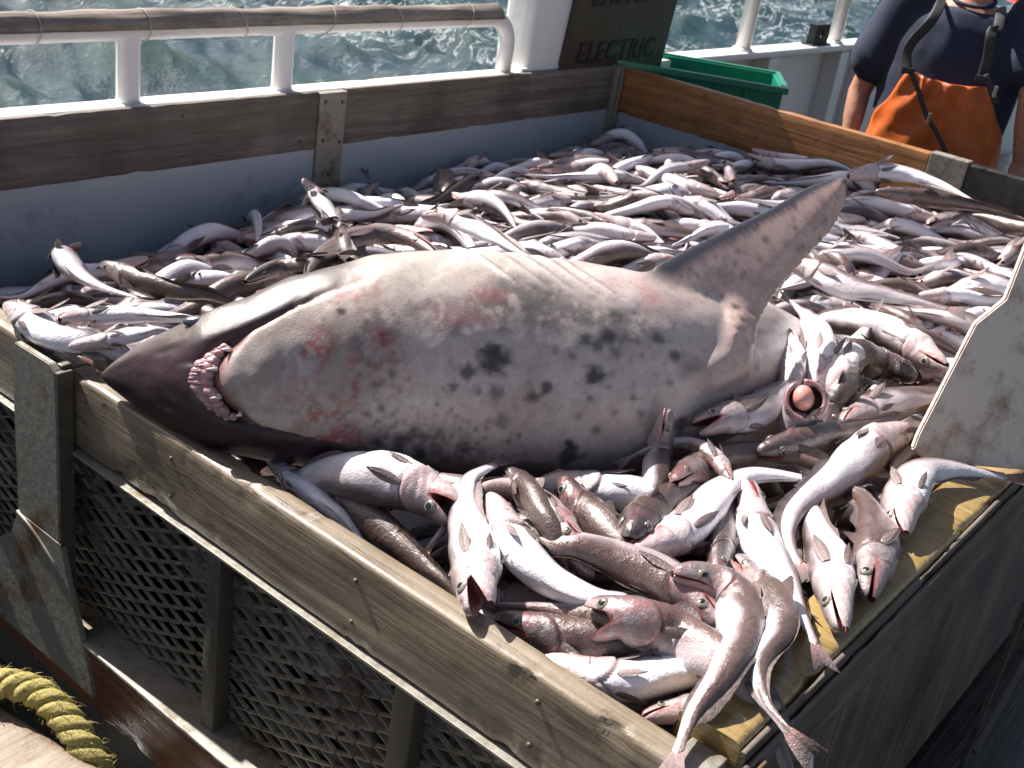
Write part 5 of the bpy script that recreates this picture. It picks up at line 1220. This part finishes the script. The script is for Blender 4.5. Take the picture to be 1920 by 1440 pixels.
# ================================================================== PERSON
def person():
    bx = 3.62
    def Q(px, x=bx): return PXp(px, x)
    collar = Q((1830, -14)); cy_ = collar[1]; fz = -.85
    face = nrm(np.array([CAM[0]-bx, CAM[1]-cy_, 0])); left = np.cross((0, 0, 1), face)   # the person's left = image right
    if np.dot(left, RW[:, 0]) < 0: left = -left
    up = np.array([0, 0, 1.]); o = np.array([bx, cy_, 0])
    zc = collar[2]-.0    # base of the neck
    W = lambda l_, f_, z: o+left*(l_-.0*min(1, max(0, (zc-.08-z)/.3)))+face*f_+up*z
    root = empty('person', (bx, cy_, fz), 'person in navy T-shirt and orange bib trousers standing behind the bin', 'person')
    def cap(m, pts, rad, n=18, flat=1.0):
        pts = np.array(pts, float); P, L0 = catmull(pts, max(6, len(pts)*5)); r = np.interp(np.linspace(0, 1, len(P)), np.linspace(0, 1, len(rad)), rad)
        # hemispherical ends
        T0, T1 = nrm(P[1]-P[0]), nrm(P[-1]-P[-2]); A = [P[0]-T0*r[0]*math.cos(a_) for a_ in (0.05, .5, 1.0)]; ra = [r[0]*math.sin(a_) for a_ in (.05, .5, 1.0)]
        B = [P[-1]+T1*r[-1]*math.cos(a_) for a_ in (1.0, .5, .05)]; rb = [r[-1]*math.sin(a_) for a_ in (1.0, .5, .05)]
        P = np.vstack([A, P, B]); r = np.r_[ra, r, rb]
        T = np.gradient(P, axis=0); T /= np.linalg.norm(T, axis=1)[:, None]+1e-9; V = []
        for i in range(len(P)):
            u = left-T[i]*np.dot(left, T[i]); u = nrm(u) if np.linalg.norm(u) > .3 else nrm(face-T[i]*np.dot(face, T[i])); v = np.cross(T[i], u)
            for j in range(n):
                a_ = 2*math.pi*j/n; V.append(P[i]+r[i]*(math.cos(a_)*u+math.sin(a_)*v*flat))
        m.add(V, [tuple(f) for f in grid_faces(len(P), n, True)]+[tuple(range(n))[::-1], tuple(range((len(P)-1)*n, len(P)*n))])
    def remesh(m, name, mat, vox, sm=6):
        ob = m.build(name, mat, root, True); md = ob.modifiers.new('r', 'REMESH'); md.mode = 'VOXEL'; md.voxel_size = vox; md.use_smooth_shade = True
        m2 = ob.modifiers.new('s', 'SMOOTH'); m2.factor = .6; m2.iterations = sm
        bpy.context.view_layer.update(); dg = bpy.context.evaluated_depsgraph_get(); me = bpy.data.meshes.new_from_object(ob.evaluated_get(dg)); ob.modifiers.clear(); ob.data = me
        if not me.materials: me.materials.append(mat)
        return ob
    ls, rs_ = W(.225, -.02, zc-.075), W(-.225, -.02, zc-.075)
    Lw = np.array(Q((1912, 300), bx)); lel = np.array(Q((1935, 175), bx-.02)); lh = Lw+face*.02-up*.10
    rel = np.array(Q((1612, 170), bx-.05)); rw = np.array(Q((1590, 262), bx-.12)); rh = rw-up*.02+face*.05
    body = MB()
    def torso(m, g, z0, z1):
        Z = [(-.02, .055, .055), (-.06, .14, .08), (-.12, .215, .115), (-.22, .235, .14), (-.34, .24, .155), (-.46, .235, .165), (-.58, .23, .16), (-.68, .22, .145)]
        V = []; rows = []
        for dz_, a1, b1 in Z:
            if dz_ < z0 or dz_ > z1: continue
            rows.append([W(math.cos(t)*(a1+g), math.sin(t)*(b1+g)+.0, zc+dz_) for t in np.linspace(0, 2*math.pi, 32, endpoint=False)])
        n = len(rows); m.add(np.array(rows).reshape(-1, 3), [tuple(f) for f in grid_faces(n, 32, True)]+[tuple(range(32))[::-1], tuple(range((n-1)*32, n*32))])
    torso(body, 0, -1, 1)
    hd = W(0, .02, zc+.19)
    cap(body, [W(0, -.01, zc-.05), W(0, 0, zc+.06), W(0, .01, zc+.10)], [.068, .06, .058])
    # head: cranium, jaw, nose, brow, ears
    for c_, a_, b_, h_ in ((W(0, -.005, zc+.225), .076, .095, .10), (W(0, .03, zc+.15), .06, .07, .075), (W(0, .075, zc+.105), .028, .028, .024)):
        t = np.linspace(.05, math.pi-.05, 14); f = np.linspace(0, 2*math.pi, 24, endpoint=False); V = [c_+left*a_*math.sin(i)*math.cos(j)+face*b_*math.sin(i)*math.sin(j)+up*h_*math.cos(i) for i in t for j in f]
        body.add(V, [tuple(q_) for q_ in grid_faces(14, 24, True)]+[tuple(range(24))[::-1], tuple(range(13*24, 14*24))])
    cap(body, [W(0, .095, zc+.215), W(0, .108, zc+.185), W(0, .118, zc+.165)], [.010, .012, .015], 10)
    for s in (-1, 1):
        cap(body, [W(s*.078, -.005, zc+.215), W(s*.083, -.015, zc+.19), W(s*.077, 0, zc+.165)], [.012, .014, .009], 8)
        cap(body, [W(s*.012, .092, zc+.232), W(s*.045, .082, zc+.234)], [.009, .008], 8)
    cap(body, [W(-.022, .093, zc+.135), W(0, .101, zc+.135), W(.022, .093, zc+.135)], [.007, .009, .007], 8)
    def arm(S_, E_, Wr, H_):
        cap(body, [S_, (S_+E_)/2, E_], [.062, .054, .045]); cap(body, [E_, (E_*.55+Wr*.45), Wr], [.046, .043, .029])
        hd_ = nrm(H_-Wr); side = nrm(np.cross(hd_, face)); cap(body, [Wr, Wr+hd_*.045, Wr+hd_*.085], [.028, .034, .03], 14, .5)
        for k in range(4):
            b0 = Wr+hd_*.085+side*(k-1.5)*.019; ln = (.062, .074, .069, .055)[k]; cl = -up*.0+face*.02
            cap(body, [b0-hd_*.015, b0+hd_*ln*.5, b0+hd_*ln*.85+cl, b0+hd_*ln+cl*1.8], [.0095, .009, .0085, .0075], 8)
        b0 = Wr+hd_*.03-side*.03; cap(body, [b0, b0-side*.02+hd_*.03+face*.01, b0-side*.018+hd_*.06+face*.02], [.012, .011, .009], 8)
    arm(rs_, rel, rw, rh); arm(ls, lel, Lw, lh)
    for s in (-1, 1):
        cap(body, [W(s*.10, 0, zc-.66), W(s*.11, .01, zc-.9), W(s*.11, .01, zc-1.08)], [.10, .078, .06]); cap(body, [W(s*.11, .01, zc-1.08), W(s*.115, -.01, zc-1.25), W(s*.115, 0, fz+.10)], [.058, .052, .04])
    remesh(body, 'body', mSkin, .011, 4)
    # shirt
    sh = MB(); torso(sh, .018, -.62, -.03)
    for S_, E_, k in ((rs_, rel, .97), (ls, lel, .97)):
        d = nrm(E_-S_); e1 = S_+(E_-S_)*k*.62; cap(sh, [S_-d*.02, (S_+e1)/2, e1], [.092, .098, .108])
    o_ = remesh(sh, 'shirt', mShirt, .012, 5)
    me = o_.data; n = len(me.vertices); co = np.zeros(n*3); me.vertices.foreach_get('co', co); co = co.reshape(-1, 3); no = np.zeros(n*3); me.vertices.foreach_get('normal', no); no = no.reshape(-1, 3)
    co += no*((vnoise(co*np.array([9, 9, 5]), 1, 51, 3)-.5)*.018)[:, None]; me.vertices.foreach_set('co', co.ravel()); me.update()
    t = np.linspace(0, 2*math.pi, 40); MB().tube([W(math.cos(a_)*.078, math.sin(a_)*.082+.005, zc-.022+.014*math.cos(a_*1)*0-.022*math.sin(a_)) for a_ in t], .0075, 8, False).build('collar', mShirt, o_, True)
    # bib trousers
    bb = MB(); rows = []
    for f_, (dz_, a1, b1) in enumerate([(-.60, .245, .175), (-.68, .245, .17), (-.80, .24, .17)]):
        rows.append([W(math.cos(t)*a1, math.sin(t)*b1, zc+dz_) for t in np.linspace(0, 2*math.pi, 32, endpoint=False)])
    bb.add(np.array(rows).reshape(-1, 3), [tuple(f) for f in grid_faces(3, 32, True)]+[tuple(range(32))[::-1], tuple(range(64, 96))])
    for s in (-1, 1): cap(bb, [W(s*.10, 0, zc-.75), W(s*.115, .01, zc-1.0), W(s*.12, 0, zc-1.2), W(s*.12, 0, fz+.12)], [.115, .10, .09, .085])
    tr = remesh(bb, 'trousers', mBib, .015, 5)
    rows = []; bibz = Q((1770, 140), bx-.12)[2]-zc
    zt = np.linspace(bibz, -.70, 26)
    for i, dz_ in enumerate(zt):
        f_ = i/25; half = .50+.55*min(1, f_*1.6)**1.3; row = []
        for j, u in enumerate(np.linspace(-1, 1, 34)):
            t = math.pi/2-u*half*1.25; a1 = .268+.006*math.sin(i*.7+j*.4); b1 = .208+.008*math.sin(j*.8+i*.25); sag = (-.016*(1-u*u))*(1-f_)**2
            row.append(W(math.cos(t)*a1, math.sin(t)*b1, zc+dz_+sag))
        rows.append(row)
    Rr = np.array(rows); nn_ = np.cross(np.gradient(Rr, axis=0), np.gradient(Rr, axis=1)); nn_ /= np.linalg.norm(nn_, axis=2)[..., None]+1e-9
    if np.dot(nn_[10, 17], face) < 0: nn_ = -nn_
    wr = (vnoise(Rr*np.array([9, 9, 5]), 1, 61, 3)-.5)*.03-.012*np.abs(vnoise(Rr*np.array([20, 20, 9]), 1, 62, 2)-.5); Rr = Rr+nn_*wr[..., None]
    R2 = Rr-nn_*.006; V = np.vstack([Rr.reshape(-1, 3), R2.reshape(-1, 3)]); Fb = [tuple(f) for f in grid_faces(26, 34)]+[tuple(f)[::-1] for f in grid_faces(26, 34, False, 26*34)]
    for j in range(33): Fb.append((j, 884+j, 884+j+1, j+1)); Fb.append((25*34+j, 25*34+j+1, 884+25*34+j+1, 884+25*34+j))
    for i in range(25): Fb.append((i*34, (i+1)*34, 884+(i+1)*34, 884+i*34)); Fb.append((i*34+33, 884+i*34+33, 884+(i+1)*34+33, (i+1)*34+33))
    mesh('bib', V, Fb, mBib, root)
    def ribbon(name, pts, wd, mat=mBlack):
        P, _ = catmull(pts, 30); T = np.gradient(P, axis=0); T /= np.linalg.norm(T, axis=1)[:, None]; m = MB(); V = []
        for i in range(30):
            s_ = nrm(np.cross(T[i], face)); 
            for k in range(8):
                a_ = 2*math.pi*k/8; V.append(P[i]+s_*math.cos(a_)*wd/2+face*math.sin(a_)*.003)
        m.add(V, [tuple(f) for f in grid_faces(30, 8, True)]+[tuple(range(8))[::-1], tuple(range(232, 240))]); return m.build(name, mat, root, True)
    X1 = bx-.165; ribbon('strap', [W(-.10, -.02, zc-.035), W(-.108, .115, zc-.05), W(-.122, .19, zc-.11), np.array(Q((1703, 90), bx-.218)), np.array(Q((1700, 138), bx-.236))], .038)
    ribbon('strap', [W(.10, -.02, zc-.035), W(.105, .115, zc-.05), W(.11, .18, zc-.1), np.array(Q((1860, 60), bx-.228)), np.array(Q((1852, 110), bx-.236)), np.array(Q((1840, 150), bx-.24))], .038)
    ribbon('strap_end', [np.array(Q(a_, bx-.27)) for a_ in ((1706, 130), (1722, 170), (1737, 215), (1762, 260), (1775, 290))], .018)
    ribbon('strap_end', [np.array(Q(a_, bx-.27)) for a_ in ((1848, 140), (1858, 165), (1868, 195))], .026)
    for a_ in ((1703, 132), (1842, 148)):
        c_ = np.array(Q(a_, bx-.268)); MB().obox(c_-left*.024-up*.012, left*.048, up*.024, face*.010, .003).build('buckle', mBlack, root)
    for a_ in ((1742, 222), (1866, 172)):
        c_ = np.array(Q(a_, bx-.28)); MB().obox(c_-left*.006-up*.02, left*.012, up*.04, face*.006, .002).build('metal_clip', mSteel, root)
    for s in (-1, 1):
        m = MB(); cap(m, [W(s*.12, -.02, fz+.05), W(s*.12, .06, fz+.05), W(s*.12, .16, fz+.04)], [.05, .055, .04]); cap(m, [W(s*.12, -.01, fz+.05), W(s*.12, -.01, fz+.34)], [.055, .07]); m.build('boot', mBoot, root, True)
    m = MB(); c_ = W(0, -.012, zc+.235); V = []; t = np.linspace(.05, 1.75, 12); f = np.linspace(0, 2*math.pi, 28, endpoint=False)
    for i in t:
        for j in f: V.append(c_+left*.084*math.sin(i)*math.cos(j)+face*(.103*math.sin(i)*math.sin(j)-.012*(i > 1.2))+up*.106*math.cos(i)+(up*.03 if (i > 1.2 and math.sin(j) > .3) else 0))
    m.add(V, [tuple(q_) for q_ in grid_faces(12, 28, True)]+[tuple(range(28))[::-1]]); m.build('hair', mHair, root, True)
    for s in (-1, 1):
        blob('eye', W(s*.031, .083, zc+.213), left*.012, up*.009, face*.011, mEye, root, lambda T_: np.where((T_ < .6)[..., None], np.array([.02,.02,.02]), np.array([.6,.58,.55])))
person()
# wrist band of coloured cord on his right wrist / second person's red sleeve edge at top right
c_ = PXp((1905, -2), 4.3); rc = empty('red_jacket', c_, 'red garment edge showing behind the person at the top right corner', 'jacket')
t = np.linspace(0, 1, 14); V = [];
for i in range(14):
    for j in range(14):
        u, v = i/13, j/13; V.append(PXp((1880+u*150, -120+v*(118+50*u)), 4.3)+np.array([.04*math.sin(u*3.1)*math.cos(v*3), 0, 0]))
for i in range(14):
    for j in range(14):
        u, v = i/13, j/13; V.append(PXp((1880+u*150, -120+v*(118+50*u)), 4.36))
Fr = [tuple(f) for f in grid_faces(14, 14)]+[tuple(f)[::-1] for f in grid_faces(14, 14, False, 196)]
for j in range(13): Fr += [(j, j+1, 197+j, 196+j), (13*14+j, 196+13*14+j, 197+13*14+j, 13*14+j+1), (j*14, 196+j*14, 196+(j+1)*14, (j+1)*14), (j*14+13, (j+1)*14+13, 196+(j+1)*14+13, 196+j*14+13)]
mesh('cloth', V, Fr, mRed, rc)
print('objects', len(bpy.data.objects))
